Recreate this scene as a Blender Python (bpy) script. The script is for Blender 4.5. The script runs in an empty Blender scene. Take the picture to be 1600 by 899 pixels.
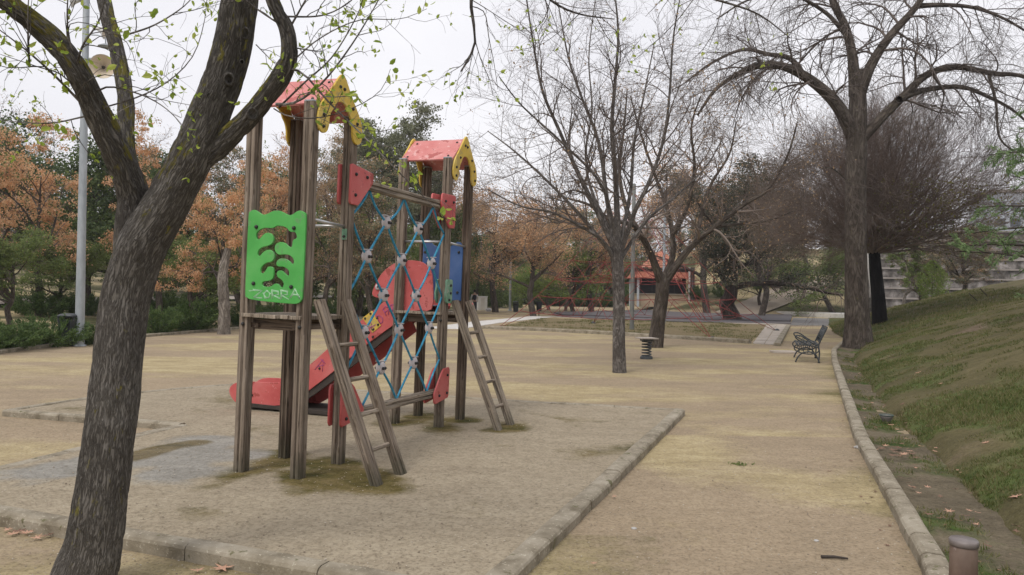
import bpy, bmesh, math, random
import numpy as np
from mathutils import Vector, Matrix, noise as mnoise
R = math.radians
PI = math.pi
rng = np.random.default_rng(7)
random.seed(7)
scene = bpy.context.scene
COL = scene.collection

# ------------------------------------------------------------------ camera
F = 1186.0
CAMZ = 1.66
RHO = R(1.0)
PITCH = math.atan(6.5/F)
cam_d = bpy.data.cameras.new('camera'); cam = bpy.data.objects.new('camera', cam_d); COL.objects.link(cam)
cam_d.sensor_width = 36; cam_d.lens = F/1600*36; cam_d.clip_end = 3000; cam_d.clip_start = .05
fw = Vector((0, math.cos(PITCH), math.sin(PITCH))); up0 = Vector((0, -math.sin(PITCH), math.cos(PITCH))); rt0 = Vector((1, 0, 0))
cx = rt0*math.cos(RHO) + up0*math.sin(RHO); cy = -rt0*math.sin(RHO) + up0*math.cos(RHO); cz = -fw
cam.matrix_world = Matrix(((cx.x, cy.x, cz.x, 0), (cx.y, cy.y, cz.y, 0), (cx.z, cy.z, cz.z, CAMZ), (0, 0, 0, 1)))
scene.camera = cam

def ray(px, py):
    a = (px-800)/F; b = (449.5-py)/F
    return (cx*a + cy*b + fw)
def G(px, py, z=0.0):                       # point of the plane z seen at a photo pixel
    d = ray(px, py); t = (z-CAMZ)/d.z
    return Vector((d.x*t, d.y*t, z))
def P(px, py, D):                           # point at distance D along the view axis
    d = ray(px, py); t = D/d.y
    return Vector((d.x*t, D, CAMZ+d.z*t))

# ------------------------------------------------------------------ terrain
def interp(y, tab):
    return float(np.interp(y, [a for a, b in tab], [b for a, b in tab]))
LEFT = [(-40, -11), (0, -11.2), (17.9, -12.0), (21.2, -12.1), (24.8, -11.7), (29.8, -10.8), (33.8, -10.2), (72, -3.3), (90, 6), (130, 40)]
_toe = [G(1600, 860), G(1480, 740), G(1380, 640), G(1330, 562), G(1345, 543), G(1400, 510)]
TOE = [(-20, -5.5), (0, 1.6)] + [(p.y, p.x) for p in _toe[:5]] + [(35, 14.9), (44, 18.4), (60, 25), (90, 38)]
def smooth(t):
    t = min(1, max(0, t)); return t*t*(3-2*t)
def terr(x, y):                             # everything but the grassy bank
    hl = 0.0
    d = interp(y, LEFT)-x
    if d > 0: hl = .045*min(d, 20) + .12*max(0, min(d, 75)-20)
    hb = .10*max(0, min(y, 190)-100)
    hr = max(0, min(7.5, (.27*(y-65))))*smooth((x-12)/12)
    return max(hl, hb, hr)
def fbm(x, y, z=0, o=4):
    return mnoise.fractal(Vector((x, y, z)), 1.0, 2.0, o)
def bank(x, y):
    d = (x-interp(y, TOE))*.92
    if d <= 0: return 0
    edge = .11*smooth(d/.22)*(.75+.5*mnoise.noise(Vector((x*.7, y*.7, 3))))
    z = edge + 5.5*(1-math.exp(-d*.40/5.5)) + .05*fbm(x*.5, y*.5, 5)*min(1, d)
    if y > 40: z *= max(0, 1-(y-40)/22)
    return z + .018*fbm(x*5, y*5, 1, 3)*min(1, d*4)
def H(x, y):
    b = bank(x, y) if y < 62 else 0
    return max(terr(x, y), b)
def S(px, py, dmax=150):                    # point where a photo pixel meets the terrain
    d = ray(px, py); t = 1.0; o = Vector((0, 0, CAMZ))
    while t < dmax:
        p = o + d*t
        if p.z < H(p.x, p.y):
            lo, hi = t-.1*max(1, t*.1), t
            for _ in range(14):
                m = (lo+hi)/2; q = o+d*m
                if q.z < H(q.x, q.y): hi = m
                else: lo = m
            q = o+d*hi; return Vector((q.x, q.y, H(q.x, q.y)))
        t += .1*max(1, t*.1)
    p = o+d*dmax
    return Vector((p.x, p.y, H(p.x, p.y)))

# ------------------------------------------------------------------ materials
def nodes(name):
    m = bpy.data.materials.new(name); m.use_nodes = True
    nt = m.node_tree; nt.nodes.clear()
    out = nt.nodes.new('ShaderNodeOutputMaterial'); b = nt.nodes.new('ShaderNodeBsdfPrincipled')
    nt.links.new(b.outputs[0], out.inputs[0])
    return m, nt, b, out
def N(nt, t, **k):
    n = nt.nodes.new(t)
    for a, v in k.items():
        if a.startswith('_'): n.inputs[int(a[1:])].default_value = v
        else: setattr(n, a, v)
    return n
def ramp(nt, fac, cols, pos=None):
    r = N(nt, 'ShaderNodeValToRGB'); e = r.color_ramp.elements
    n = len(cols); pos = pos or [.3+.4*i/(n-1) for i in range(n)]
    while len(e) < n: e.new(.5)
    for i in range(n):
        e[i].position = pos[i]; c = cols[i]
        e[i].color = (*c, 1) if len(c) == 3 else c
    nt.links.new(fac, r.inputs[0]); return r.outputs[0]
def mixc(nt, fac, a, b, mode='MIX'):
    m = N(nt, 'ShaderNodeMix', data_type='RGBA', blend_type=mode)
    for s, v in ((0, fac), (6, a), (7, b)):
        if isinstance(v, (int, float)): m.inputs[s].default_value = v
        elif isinstance(v, tuple): m.inputs[s].default_value = (*v, 1) if len(v) == 3 else v
        else: nt.links.new(v, m.inputs[s])
    return m.outputs[2]
def coords(nt, kind='Object', scale=(1, 1, 1), attr=None):
    if attr:
        a = N(nt, 'ShaderNodeAttribute', attribute_name=attr); o = a.outputs['Vector']
    elif kind == 'World': o = N(nt, 'ShaderNodeNewGeometry').outputs['Position']
    else: o = N(nt, 'ShaderNodeTexCoord').outputs[kind]
    mp = N(nt, 'ShaderNodeMapping'); mp.inputs['Scale'].default_value = scale
    nt.links.new(o, mp.inputs[0]); return mp.outputs[0]
def noi(nt, vec, scale, detail=5, rough=.6, dist=0):
    n = N(nt, 'ShaderNodeTexNoise'); n.inputs['Scale'].default_value = scale
    n.inputs['Detail'].default_value = detail; n.inputs['Roughness'].default_value = rough
    n.inputs['Distortion'].default_value = dist
    nt.links.new(vec, n.inputs['Vector']); return n.outputs[0]
def bump(nt, h, bsdf, strength=.5, dist=.01, prev=None):
    b = N(nt, 'ShaderNodeBump'); b.inputs['Strength'].default_value = strength; b.inputs['Distance'].default_value = dist
    nt.links.new(h, b.inputs['Height'])
    if prev is not None: nt.links.new(prev, b.inputs['Normal'])
    nt.links.new(b.outputs[0], bsdf.inputs['Normal']); return b.outputs[0]
def mat(name, cols, scale=4, stretch=(1, 1, 1), rough=.8, bstr=.3, bscale=30, bdist=.005, spots=None, metal=0, kind='Object', spec=.4, detail=5):
    m, nt, b, out = nodes(name)
    v = coords(nt, kind, stretch)
    c = ramp(nt, noi(nt, v, scale, detail), cols)
    for sp in (spots or []):
        f = noi(nt, v, sp[1], 4, .65)
        fr = ramp(nt, f, [(0, 0, 0), (1, 1, 1)], [sp[2], sp[2]+.03])
        c = mixc(nt, fr, c, sp[0])
    nt.links.new(c, b.inputs['Base Color'])
    b.inputs['Roughness'].default_value = rough; b.inputs['Metallic'].default_value = metal
    b.inputs['Specular IOR Level'].default_value = spec
    if bstr: bump(nt, noi(nt, v, bscale, 4), b, bstr, bdist)
    return m
def foliage(name, cols, trans=.35, nscale=.6):
    m, nt, b, out = nodes(name)
    g = N(nt, 'ShaderNodeNewGeometry')
    n = noi(nt, coords(nt, 'Object'), nscale, 3)
    a = N(nt, 'ShaderNodeMath', operation='MULTIPLY_ADD'); nt.links.new(g.outputs['Random Per Island'], a.inputs[0]); a.inputs[1].default_value = .55
    s = N(nt, 'ShaderNodeMath', operation='SUBTRACT'); nt.links.new(n, s.inputs[0]); s.inputs[1].default_value = .27
    nt.links.new(s.outputs[0], a.inputs[2])
    c = ramp(nt, a.outputs[0], cols, [.15+.7*i/(len(cols)-1) for i in range(len(cols))])
    nt.links.new(c, b.inputs['Base Color']); b.inputs['Roughness'].default_value = .6; b.inputs['Specular IOR Level'].default_value = .25
    t = N(nt, 'ShaderNodeBsdfTranslucent'); nt.links.new(c, t.inputs[0])
    mx = N(nt, 'ShaderNodeMixShader'); mx.inputs[0].default_value = trans
    nt.links.new(b.outputs[0], mx.inputs[1]); nt.links.new(t.outputs[0], mx.inputs[2]); nt.links.new(mx.outputs[0], out.inputs[0])
    return m

def ground_mat(name, base, soil=None, grain=1.0, attrs=()):
    """base: three colours; attrs: list of (attribute, colours) blended over, roughened by noise"""
    m, nt, b, out = nodes(name)
    v = coords(nt, 'World')
    vs = coords(nt, 'World', (.7, 1.3, 1))
    big = noi(nt, vs, .35, 6, .62, .4)
    mid = noi(nt, vs, 2.2, 6, .68, .3)
    fine = noi(nt, v, 38, 5, .7)
    mm = N(nt, 'ShaderNodeMath', operation='MULTIPLY_ADD'); nt.links.new(mid, mm.inputs[0]); mm.inputs[1].default_value = .55
    b2 = N(nt, 'ShaderNodeMath', operation='MULTIPLY'); nt.links.new(big, b2.inputs[0]); b2.inputs[1].default_value = .45
    nt.links.new(b2.outputs[0], mm.inputs[2])
    c = ramp(nt, mm.outputs[0], base, [.28+.44*i/(len(base)-1) for i in range(len(base))])
    hi = noi(nt, v, 9, 5, .7)
    for an, cols in attrs:
        a = N(nt, 'ShaderNodeAttribute', attribute_name=an)
        f = N(nt, 'ShaderNodeMath', operation='MULTIPLY_ADD'); nt.links.new(hi, f.inputs[0]); f.inputs[1].default_value = 1.6
        sub = N(nt, 'ShaderNodeMath', operation='MULTIPLY_ADD'); nt.links.new(a.outputs['Fac'], sub.inputs[0]); sub.inputs[1].default_value = 2.2; sub.inputs[2].default_value = -1.4
        nt.links.new(sub.outputs[0], f.inputs[2])
        cl = N(nt, 'ShaderNodeMath', operation='MULTIPLY', use_clamp=True); nt.links.new(f.outputs[0], cl.inputs[0]); cl.inputs[1].default_value = 1.0
        c2 = ramp(nt, mid, cols, [.36+.28*i/(len(cols)-1) for i in range(len(cols))])
        c = mixc(nt, cl.outputs[0], c, c2)
    fr = ramp(nt, fine, [(.50, .49, .47), (.95, .95, .95), (1.0, 1.0, 1.0)], [.33, .52, .7])
    c = mixc(nt, .8*grain, c, fr, 'MULTIPLY')
    fr2 = ramp(nt, noi(nt, v, 13, 6, .75), [(.72, .70, .67), (1, 1, 1)], [.36, .56])
    c = mixc(nt, .7*grain, c, fr2, 'MULTIPLY')
    vor = N(nt, 'ShaderNodeTexVoronoi'); vor.inputs['Scale'].default_value = 55; nt.links.new(v, vor.inputs['Vector'])
    sp = ramp(nt, vor.outputs['Distance'], [(1, 1, 1), (0, 0, 0)], [.10, .16])
    vr = ramp(nt, vor.outputs['Color'], [(.15, .12, .09), (.5, .44, .36)], [.3, .7])
    c = mixc(nt, mixc(nt, .45*grain, (0, 0, 0), sp), c, vr)
    nt.links.new(c, b.inputs['Base Color']); b.inputs['Roughness'].default_value = .95; b.inputs['Specular IOR Level'].default_value = .15
    n0 = bump(nt, noi(nt, v, 5.5, 3, .5, 1.2), b, .45, .035)
    n1 = bump(nt, mid, b, .35, .05, n0)
    n2 = bump(nt, hi, b, .35, .02, n1)
    bump(nt, fine, b, .75, .008, n2)
    return m, nt, b

M = {}
M['sand'], _, _ = ground_mat('sand', [(.28, .225, .155), (.36, .285, .195), (.44, .355, .245)], attrs=[('soil', [(.05, .055, .025), (.10, .10, .045), (.17, .15, .085)]), ('moss', [(.13, .12, .05), (.21, .18, .085), (.29, .235, .13)]), ('yellow', [(.36, .292, .168), (.44, .36, .21), (.51, .43, .262)])])
M['pad'], _nt, _b = ground_mat('pad', [(.29, .243, .175), (.365, .31, .226), (.43, .37, .272)], grain=1.0, attrs=[('moss', [(.06, .06, .015), (.13, .105, .035), (.2, .155, .07)]), ('wet', [(.25, .235, .20), (.30, .285, .25), (.34, .32, .275)]), ('mud', [(.09, .075, .03), (.15, .115, .05), (.2, .16, .08)])])  # dark moss tone also paints contact shade at the post feet
_a = N(_nt, 'ShaderNodeAttribute', attribute_name='wet'); _mr = N(_nt, 'ShaderNodeMapRange'); _mr.inputs[1].default_value = .45; _mr.inputs[2].default_value = .8; _mr.inputs[3].default_value = .95; _mr.inputs[4].default_value = .5
_nt.links.new(_a.outputs['Fac'], _mr.inputs[0]); _nt.links.new(_mr.outputs[0], _b.inputs['Roughness'])
M['bank'], _, _ = ground_mat('bank', [(.07, .062, .03), (.12, .105, .05), (.19, .16, .085)], attrs=[('dirt', [(.10, .07, .045), (.16, .12, .08), (.22, .17, .12)]), ('green', [(.06, .08, .022), (.09, .12, .035), (.14, .16, .06)])])
M['verge'], _, _ = ground_mat('verge', [(.075, .062, .042), (.15, .125, .085), (.25, .21, .145)], attrs=[('green', [(.04, .07, .015), (.06, .10, .02), (.12, .14, .05)])])
M['verge_pale'] = mat('pale_dirt', [(.26, .21, .16), (.36, .30, .24)], .8)
M['lawn'], _, _ = ground_mat('lawn', [(.14, .11, .06), (.24, .19, .11), (.16, .16, .06)])
M['kerb'] = mat('kerb', [(.15, .125, .085), (.27, .235, .175), (.37, .33, .26)], 5, bstr=.7, bscale=70, bdist=.008, spots=[((.14, .13, .07), 9, .63), ((.46, .42, .33), 40, .62)], rough=.95)
M['slab'] = mat('slab', [(.30, .26, .22), (.42, .37, .32), (.48, .42, .36)], 1.5, bstr=.2, bscale=30)
M['white_conc'] = mat('white_concrete', [(.50, .48, .45), (.60, .58, .55), (.68, .66, .63)], 1.5, bstr=.2, spots=[((.12, .10, .09), 3, .66)])
M['mat'] = mat('dark_rubber', [(.07, .065, .07), (.11, .10, .105), (.16, .15, .15)], .8, stretch=(.3, 3, 1), bstr=.2)
M['asphalt'] = mat('grey_path', [(.13, .125, .12), (.2, .19, .18)], 2)

def bark_mat(name, cols, moss=None, furrow=1.0, us=22, vs=4.5, bd=.02):
    m, nt, b, out = nodes(name)
    v = coords(nt, attr='barkco', scale=(us, us, vs))
    n0 = noi(nt, v, 1.0, 5, .6, .9)
    rd = N(nt, 'ShaderNodeMath', operation='SUBTRACT'); nt.links.new(n0, rd.inputs[0]); rd.inputs[1].default_value = .5
    ab = N(nt, 'ShaderNodeMath', operation='ABSOLUTE'); nt.links.new(rd.outputs[0], ab.inputs[0])
    rg = ramp(nt, ab.outputs[0], [(0, 0, 0), (.7, .7, .7), (1, 1, 1)], [0, .09, .24])
    v2 = coords(nt, attr='barkco', scale=(3, 3, 1.2))
    c = ramp(nt, noi(nt, v2, 1.2, 4, .6), cols)
    f2 = noi(nt, v, 2.6, 4, .6)
    c = mixc(nt, .8, c, ramp(nt, rg, [(.28, .26, .24), (1, 1, 1)], [0, .8]), 'MULTIPLY')
    c = mixc(nt, .6, c, ramp(nt, f2, [(.6, .6, .6), (1.0, 1.0, 1.0)], [.3, .65]), 'MULTIPLY')
    if moss:
        a = N(nt, 'ShaderNodeAttribute', attribute_name='mossy')
        mn = noi(nt, v2, 6, 4, .7)
        ad = N(nt, 'ShaderNodeMath', operation='MULTIPLY_ADD'); nt.links.new(a.outputs['Fac'], ad.inputs[0]); ad.inputs[1].default_value = .24; nt.links.new(mn, ad.inputs[2])
        c = mixc(nt, ramp(nt, ad.outputs[0], [(0, 0, 0), (1, 1, 1)], [.66, .74]), c, ramp(nt, f2, moss, [.3, .7]))
    nt.links.new(c, b.inputs['Base Color']); b.inputs['Roughness'].default_value = .9; b.inputs['Specular IOR Level'].default_value = .2
    n1 = bump(nt, rg, b, .9*furrow, bd)
    bump(nt, f2, b, .5*furrow, bd*.4, n1)
    return m
M['bark_fg'] = bark_mat('bark_near', [(.125, .115, .103), (.18, .166, .15), (.24, .225, .205)], [(.10, .10, .02), (.24, .20, .05)], us=70, vs=11, bd=.009)
M['bark_grey'] = bark_mat('bark_grey', [(.13, .115, .105), (.21, .19, .175), (.31, .285, .26)], us=14, vs=5)
M['bark_brown'] = bark_mat('bark_brown', [(.085, .068, .056), (.135, .112, .094), (.19, .163, .137)], [(.08, .08, .03), (.14, .13, .05)], us=9, vs=2)
M['bark_black'] = bark_mat('bark_black', [(.008, .008, .008), (.016, .015, .014), (.028, .024, .022)], us=10, vs=2)
M['bark_red'] = bark_mat('bark_red', [(.06, .045, .038), (.10, .078, .066), (.19, .16, .135)], us=8, vs=2)
M['bark_pale'] = bark_mat('bark_pale', [(.22, .19, .16), (.33, .29, .25), (.42, .38, .33)], us=10, vs=2)
M['twig'] = mat('twig', [(.07, .055, .048), (.115, .092, .08), (.17, .14, .12)], 1.5, bstr=0)
M['twig_brown'] = mat('twig_brown', [(.13, .098, .08), (.19, .15, .125), (.25, .205, .17)], .7, bstr=0)
M['twig_warm'] = mat('twig_warm', [(.125, .09, .073), (.185, .14, .117), (.25, .198, .168)], .7, bstr=0)
M['shoot'] = mat('shoot', [(.16, .13, .11), (.25, .21, .18)], 4, bstr=0, rough=.6)
M['leaf_fresh'] = foliage('leaf_fresh', [(.20, .30, .04), (.36, .46, .07), (.52, .58, .14)], .5, 3)
M['leaf_dark'] = foliage('leaf_dark', [(.045, .07, .028), (.085, .125, .045), (.14, .19, .075)], .3)
M['leaf_mid'] = foliage('leaf_mid', [(.08, .115, .035), (.15, .20, .06), (.24, .29, .10)], .4)
M['leaf_grey'] = foliage('leaf_grey', [(.04, .045, .03), (.075, .08, .05), (.13, .13, .085)], .25)  # dark grey-green leaf colour of the gnarled tree
M['mast'] = mat('mast', [(.12, .13, .12), (.2, .2, .19)], 3, rough=.6, bstr=0)
M['leaf_olive'] = foliage('leaf_olive', [(.10, .11, .06), (.17, .18, .105), (.26, .265, .165)], .35)
M['leaf_lime'] = foliage('leaf_lime', [(.13, .19, .04), (.22, .30, .07), (.33, .40, .12)], .4)
M['leaf_orange'] = foliage('leaf_orange', [(.52, .27, .13), (.70, .42, .23), (.80, .56, .36)], .45)
M['leaf_rust'] = foliage('leaf_rust', [(.28, .18, .10), (.41, .28, .165), (.52, .39, .25)], .4)
M['leaf_yellow'] = foliage('leaf_yellow', [(.10, .095, .03), (.17, .155, .05), (.24, .22, .07)], .3)
M['needle'] = foliage('needle', [(.10, .17, .07), (.18, .27, .11), (.28, .38, .17)], .35)
M['juniper'] = foliage('juniper', [(.045, .08, .025), (.085, .14, .04), (.15, .21, .07)], .3, 1.5)
M['grassblade'] = foliage('grassblade', [(.06, .09, .02), (.11, .14, .035), (.20, .18, .08), (.28, .23, .13)], .35, 1.2)
M['dead_leaf'] = mat('dead_leaf', [(.33, .17, .11), (.48, .28, .19), (.55, .36, .26)], 12, bstr=.4, rough=.7)
M['dark_leaf'] = mat('dark_leaf', [(.10, .055, .04), (.19, .11, .075), (.26, .16, .11)], 12, bstr=.4, rough=.8)

def wood_mat(name, cols, dark=.5):
    m, nt, b, out = nodes(name)
    tc = N(nt, 'ShaderNodeTexCoord').outputs['Object']
    oi = N(nt, 'ShaderNodeObjectInfo').outputs['Random']
    sh = N(nt, 'ShaderNodeCombineXYZ'); 
    mu = N(nt, 'ShaderNodeMath', operation='MULTIPLY'); nt.links.new(oi, mu.inputs[0]); mu.inputs[1].default_value = 37.0
    for i in range(3): nt.links.new(mu.outputs[0], sh.inputs[i])
    ad = N(nt, 'ShaderNodeVectorMath', operation='ADD'); nt.links.new(tc, ad.inputs[0]); nt.links.new(sh.outputs[0], ad.inputs[1])
    def mp(s):
        q = N(nt, 'ShaderNodeMapping'); q.inputs['Scale'].default_value = s; nt.links.new(ad.outputs[0], q.inputs[0]); return q.outputs[0]
    g = noi(nt, mp((60, 60, 1.6)), 1, 5, .6, .25)
    g2 = noi(nt, mp((160, 160, 5)), 1, 4, .6)
    blot = noi(nt, mp((6, 6, 2.2)), 1, 5, .65)
    c = ramp(nt, blot, cols)
    c = mixc(nt, .85, c, ramp(nt, g, [(.45, .42, .40), (1, 1, 1), (1.0, .98, .95)], [.34, .5, .7]), 'MULTIPLY')
    c = mixc(nt, .5, c, ramp(nt, g2, [(.55, .53, .5), (1, 1, 1)], [.35, .6]), 'MULTIPLY')
    crack = noi(nt, mp((34, 34, .55)), 1, 3, .5, .15)
    s = N(nt, 'ShaderNodeMath', operation='SUBTRACT'); nt.links.new(crack, s.inputs[0]); s.inputs[1].default_value = .5
    a = N(nt, 'ShaderNodeMath', operation='ABSOLUTE'); nt.links.new(s.outputs[0], a.inputs[0])
    cr = ramp(nt, a.outputs[0], [(0, 0, 0), (1, 1, 1)], [.004, .016])
    c = mixc(nt, .8, c, ramp(nt, cr, [(.14, .12, .10), (1, 1, 1)], [0, 1]), 'MULTIPLY')
    vo = N(nt, 'ShaderNodeTexVoronoi'); vo.inputs['Scale'].default_value = 1; nt.links.new(mp((14, 14, 4.5)), vo.inputs['Vector'])
    kn = ramp(nt, vo.outputs['Distance'], [(.42, .36, .3), (1, 1, 1)], [.09, .17])
    c = mixc(nt, .7, c, kn, 'MULTIPLY')
    gp = N(nt, 'ShaderNodeSeparateXYZ'); nt.links.new(N(nt, 'ShaderNodeNewGeometry').outputs['Position'], gp.inputs[0])
    gz = N(nt, 'ShaderNodeMath', operation='MULTIPLY_ADD'); nt.links.new(blot, gz.inputs[0]); gz.inputs[1].default_value = .45; nt.links.new(gp.outputs[2], gz.inputs[2])
    alg = ramp(nt, gz.outputs[0], [(1, 1, 1), (0, 0, 0)], [.26, .50])
    c = mixc(nt, mixc(nt, .62, (0, 0, 0), alg), c, (.055, .06, .035))
    nt.links.new(c, b.inputs['Base Color']); b.inputs['Roughness'].default_value = .85; b.inputs['Specular IOR Level'].default_value = .25
    n1 = bump(nt, g, b, .5, .006); bump(nt, cr, b, .8, .006, n1)
    return m
M['wood'] = wood_mat('weathered_wood', [(.19, .15, .115), (.26, .21, .165), (.35, .295, .24)])
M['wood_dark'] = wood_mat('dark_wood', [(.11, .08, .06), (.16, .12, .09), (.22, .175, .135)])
M['wood_grey'] = wood_mat('grey_wood', [(.25, .205, .16), (.34, .285, .225), (.43, .37, .3)])
M['red'] = mat('red_board', [(.44, .075, .072), (.53, .11, .105), (.57, .17, .16)], 2.5, rough=.5, bstr=.12, bscale=60, spots=[((.17, .04, .04), 22, .67), ((.62, .30, .28), 34, .66), ((.36, .07, .06), 5, .60)], spec=.4)
M['red_roof'] = mat('red_roof', [(.50, .14, .13), (.58, .21, .195), (.62, .29, .27)], 3.5, stretch=(1, 1, 2), rough=.6, bstr=.3, bscale=40, spots=[((.68, .40, .37), 14, .61), ((.22, .06, .05), 26, .66), ((.40, .10, .09), 4, .58)])
M['yellow'] = mat('yellow_board', [(.55, .36, .04), (.66, .46, .07), (.72, .55, .16)], 4, rough=.55, bstr=.15, spots=[((.33, .25, .08), 26, .62), ((.50, .36, .10), 6, .56)])
M['green'] = mat('green_board', [(.06, .34, .06), (.08, .40, .08), (.12, .44, .11)], 3, rough=.5, bstr=.08, spots=[((.06, .2, .05), 30, .68), ((.12, .33, .11), 5, .58), ((.25, .48, .24), 60, .70)])
M['green_old'] = mat('faded_green_board', [(.09, .20, .12), (.16, .30, .20), (.25, .36, .27)], 12, rough=.6, spots=[((.35, .34, .28), 16, .6)])
M['blue'] = mat('blue_board', [(.035, .085, .22), (.05, .115, .28), (.08, .145, .32)], 4, rough=.5, bstr=.1)
M['rope'] = mat('blue_rope', [(.02, .16, .27), (.035, .26, .42), (.10, .36, .5)], 18, stretch=(1, 1, 1), rough=.8, bstr=.8, bscale=160, bdist=.004)
M['clamp'] = mat('grey_plastic', [(.38, .35, .35), (.50, .46, .46), (.56, .50, .5)], 10, rough=.5, bstr=.1, spots=[((.4, .2, .2), 20, .68)])
M['bolt'] = mat('black_bolt', [(.018, .018, .018), (.035, .033, .03)], 20, rough=.45, bstr=0)
M['steel'] = mat('steel', [(.45, .45, .45), (.6, .6, .6)], 10, rough=.35, metal=.8, bstr=.1)
M['galv'] = mat('galvanised_steel', [(.28, .31, .33), (.36, .39, .41), (.44, .47, .49)], 6, stretch=(1, 1, .3), rough=.5, metal=.35, bstr=.1)
M['dark_board'] = mat('dark_board', [(.035, .028, .024), (.06, .048, .04)], 8, rough=.8)
M['chalk'] = mat('chalk_scrawl', [(.34, .62, .38), (.50, .74, .52)], 60, rough=.9, bstr=0)
M['purple'] = mat('purple_marker', [(.32, .06, .20), (.42, .10, .28)], 40, rough=.8, bstr=0)
M['iron'] = mat('grey_green_iron', [(.022, .027, .03), (.045, .052, .056), (.07, .075, .078)], 20, rough=.5, bstr=.2)
M['bin_plastic'] = mat('dark_plastic', [(.035, .04, .045), (.055, .06, .065)], 5, rough=.45, bstr=.05)
M['bollard'] = mat('rusty_brown_paint', [(.10, .065, .048), (.145, .10, .075), (.20, .145, .115)], 8, stretch=(1, 1, .5), rough=.55, spots=[((.3, .24, .22), 14, .64)])
M['bollard_cap'] = mat('bollard_cap', [(.14, .12, .115), (.22, .19, .18)], 14, rough=.4)
M['net_red'] = mat('red_rope', [(.17, .025, .024), (.25, .045, .042), (.32, .09, .08)], 6, rough=.8, bstr=0)
M['tile'] = mat('roof_tile', [(.42, .14, .09), (.55, .21, .14), (.60, .30, .22)], 3, bstr=.2)
M['plaster'] = mat('tan_plaster', [(.38, .30, .21), (.46, .37, .27)], 2, bstr=.1)
M['pale_post'] = mat('pale_blue_post', [(.42, .46, .50), (.52, .56, .6)], 4)
M['dark_panel'] = mat('black_shutter', [(.012, .012, .014), (.02, .02, .022)], 3)
M['eave'] = mat('dark_eave', [(.06, .05, .045), (.11, .09, .08)], 3)
M['white_box'] = mat('white_metal', [(.58, .58, .57), (.66, .66, .65)], 3, rough=.5, bstr=0)
M['stonewall'] = mat('stained_stone', [(.04, .035, .03), (.10, .09, .08), (.24, .22, .205), (.46, .43, .41)], 1.3, stretch=(1, 1, .8), bstr=.5, bscale=6, bdist=.05, kind='World')
M['stonecap'] = mat('stone_cap', [(.22, .19, .17), (.36, .33, .30)], .8, kind='World')
M['facade'] = mat('blue_grey_facade', [(.34, .37, .42), (.42, .45, .5)], .5, bstr=0)
M['glass_dark'] = mat('dark_window', [(.06, .07, .09), (.10, .12, .14)], 1, rough=.2, bstr=0)
M['skin'] = mat('skin', [(.36, .22, .16), (.42, .27, .2)], 8, bstr=0, rough=.6)
M['cloth_dark'] = mat('navy_cloth', [(.012, .013, .022), (.022, .022, .034)], 8, rough=.9)
M['cloth_white'] = mat('white_cloth', [(.5, .5, .52), (.6, .6, .62)], 8, rough=.9)
M['hair'] = mat('dark_hair', [(.012, .01, .009), (.02, .017, .015)], 30, rough=.7)
M['horn'] = mat('horn_metal', [(.55, .54, .52), (.66, .65, .62)], 4, rough=.4, bstr=0)
M['horn_in'] = mat('horn_inside', [(.55, .45, .33), (.66, .58, .46)], 4, rough=.5, bstr=0)
M['bowl_green'] = mat('green_rim', [(.05, .075, .065), (.08, .11, .095)], 10, rough=.5)
M['stone'] = mat('stone', [(.32, .31, .30), (.5, .49, .47)], 20)

# ------------------------------------------------------------------ object helpers
def tag(o, label=None, cat=None, group=None, kind=None):
    if label: o['label'] = label
    if cat: o['category'] = cat
    if group: o['group'] = group
    if kind: o['kind'] = kind
    return o
def empty(name, loc, rz=0, label=None, cat=None, group=None):
    o = bpy.data.objects.new(name, None); COL.objects.link(o)
    o.location = loc; o.rotation_euler = (0, 0, rz); o.empty_display_size = .1
    return tag(o, label, cat, group)
def link(name, me, m, parent=None):
    o = bpy.data.objects.new(name, me); COL.objects.link(o)
    if m is not None: me.materials.clear(); me.materials.append(M[m] if isinstance(m, str) else m)
    if parent is not None: o.parent = parent
    return o
def mesh_np(name, v, q, smooth_=False):
    v = np.asarray(v, dtype=np.float32).reshape(-1, 3); q = np.asarray(q, dtype=np.int32)
    k = q.shape[1]
    me = bpy.data.meshes.new(name); me.vertices.add(len(v)); me.vertices.foreach_set('co', v.ravel())
    me.loops.add(q.size); me.loops.foreach_set('vertex_index', q.ravel())
    me.polygons.add(len(q)); me.polygons.foreach_set('loop_start', np.arange(0, q.size, k, dtype=np.int32))
    try: me.polygons.foreach_set('loop_total', np.full(len(q), k, dtype=np.int32))
    except Exception: pass
    me.polygons.foreach_set('use_smooth', np.full(len(q), smooth_, dtype=bool))
    me.update(calc_edges=True); return me
def attr_f(me, name, vals):
    a = me.attributes.new(name, 'FLOAT', 'POINT'); a.data.foreach_set('value', np.asarray(vals, dtype=np.float32))
def attr_v(me, name, vals):
    a = me.attributes.new(name, 'FLOAT_VECTOR', 'POINT'); a.data.foreach_set('vector', np.asarray(vals, dtype=np.float32).ravel())
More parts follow.
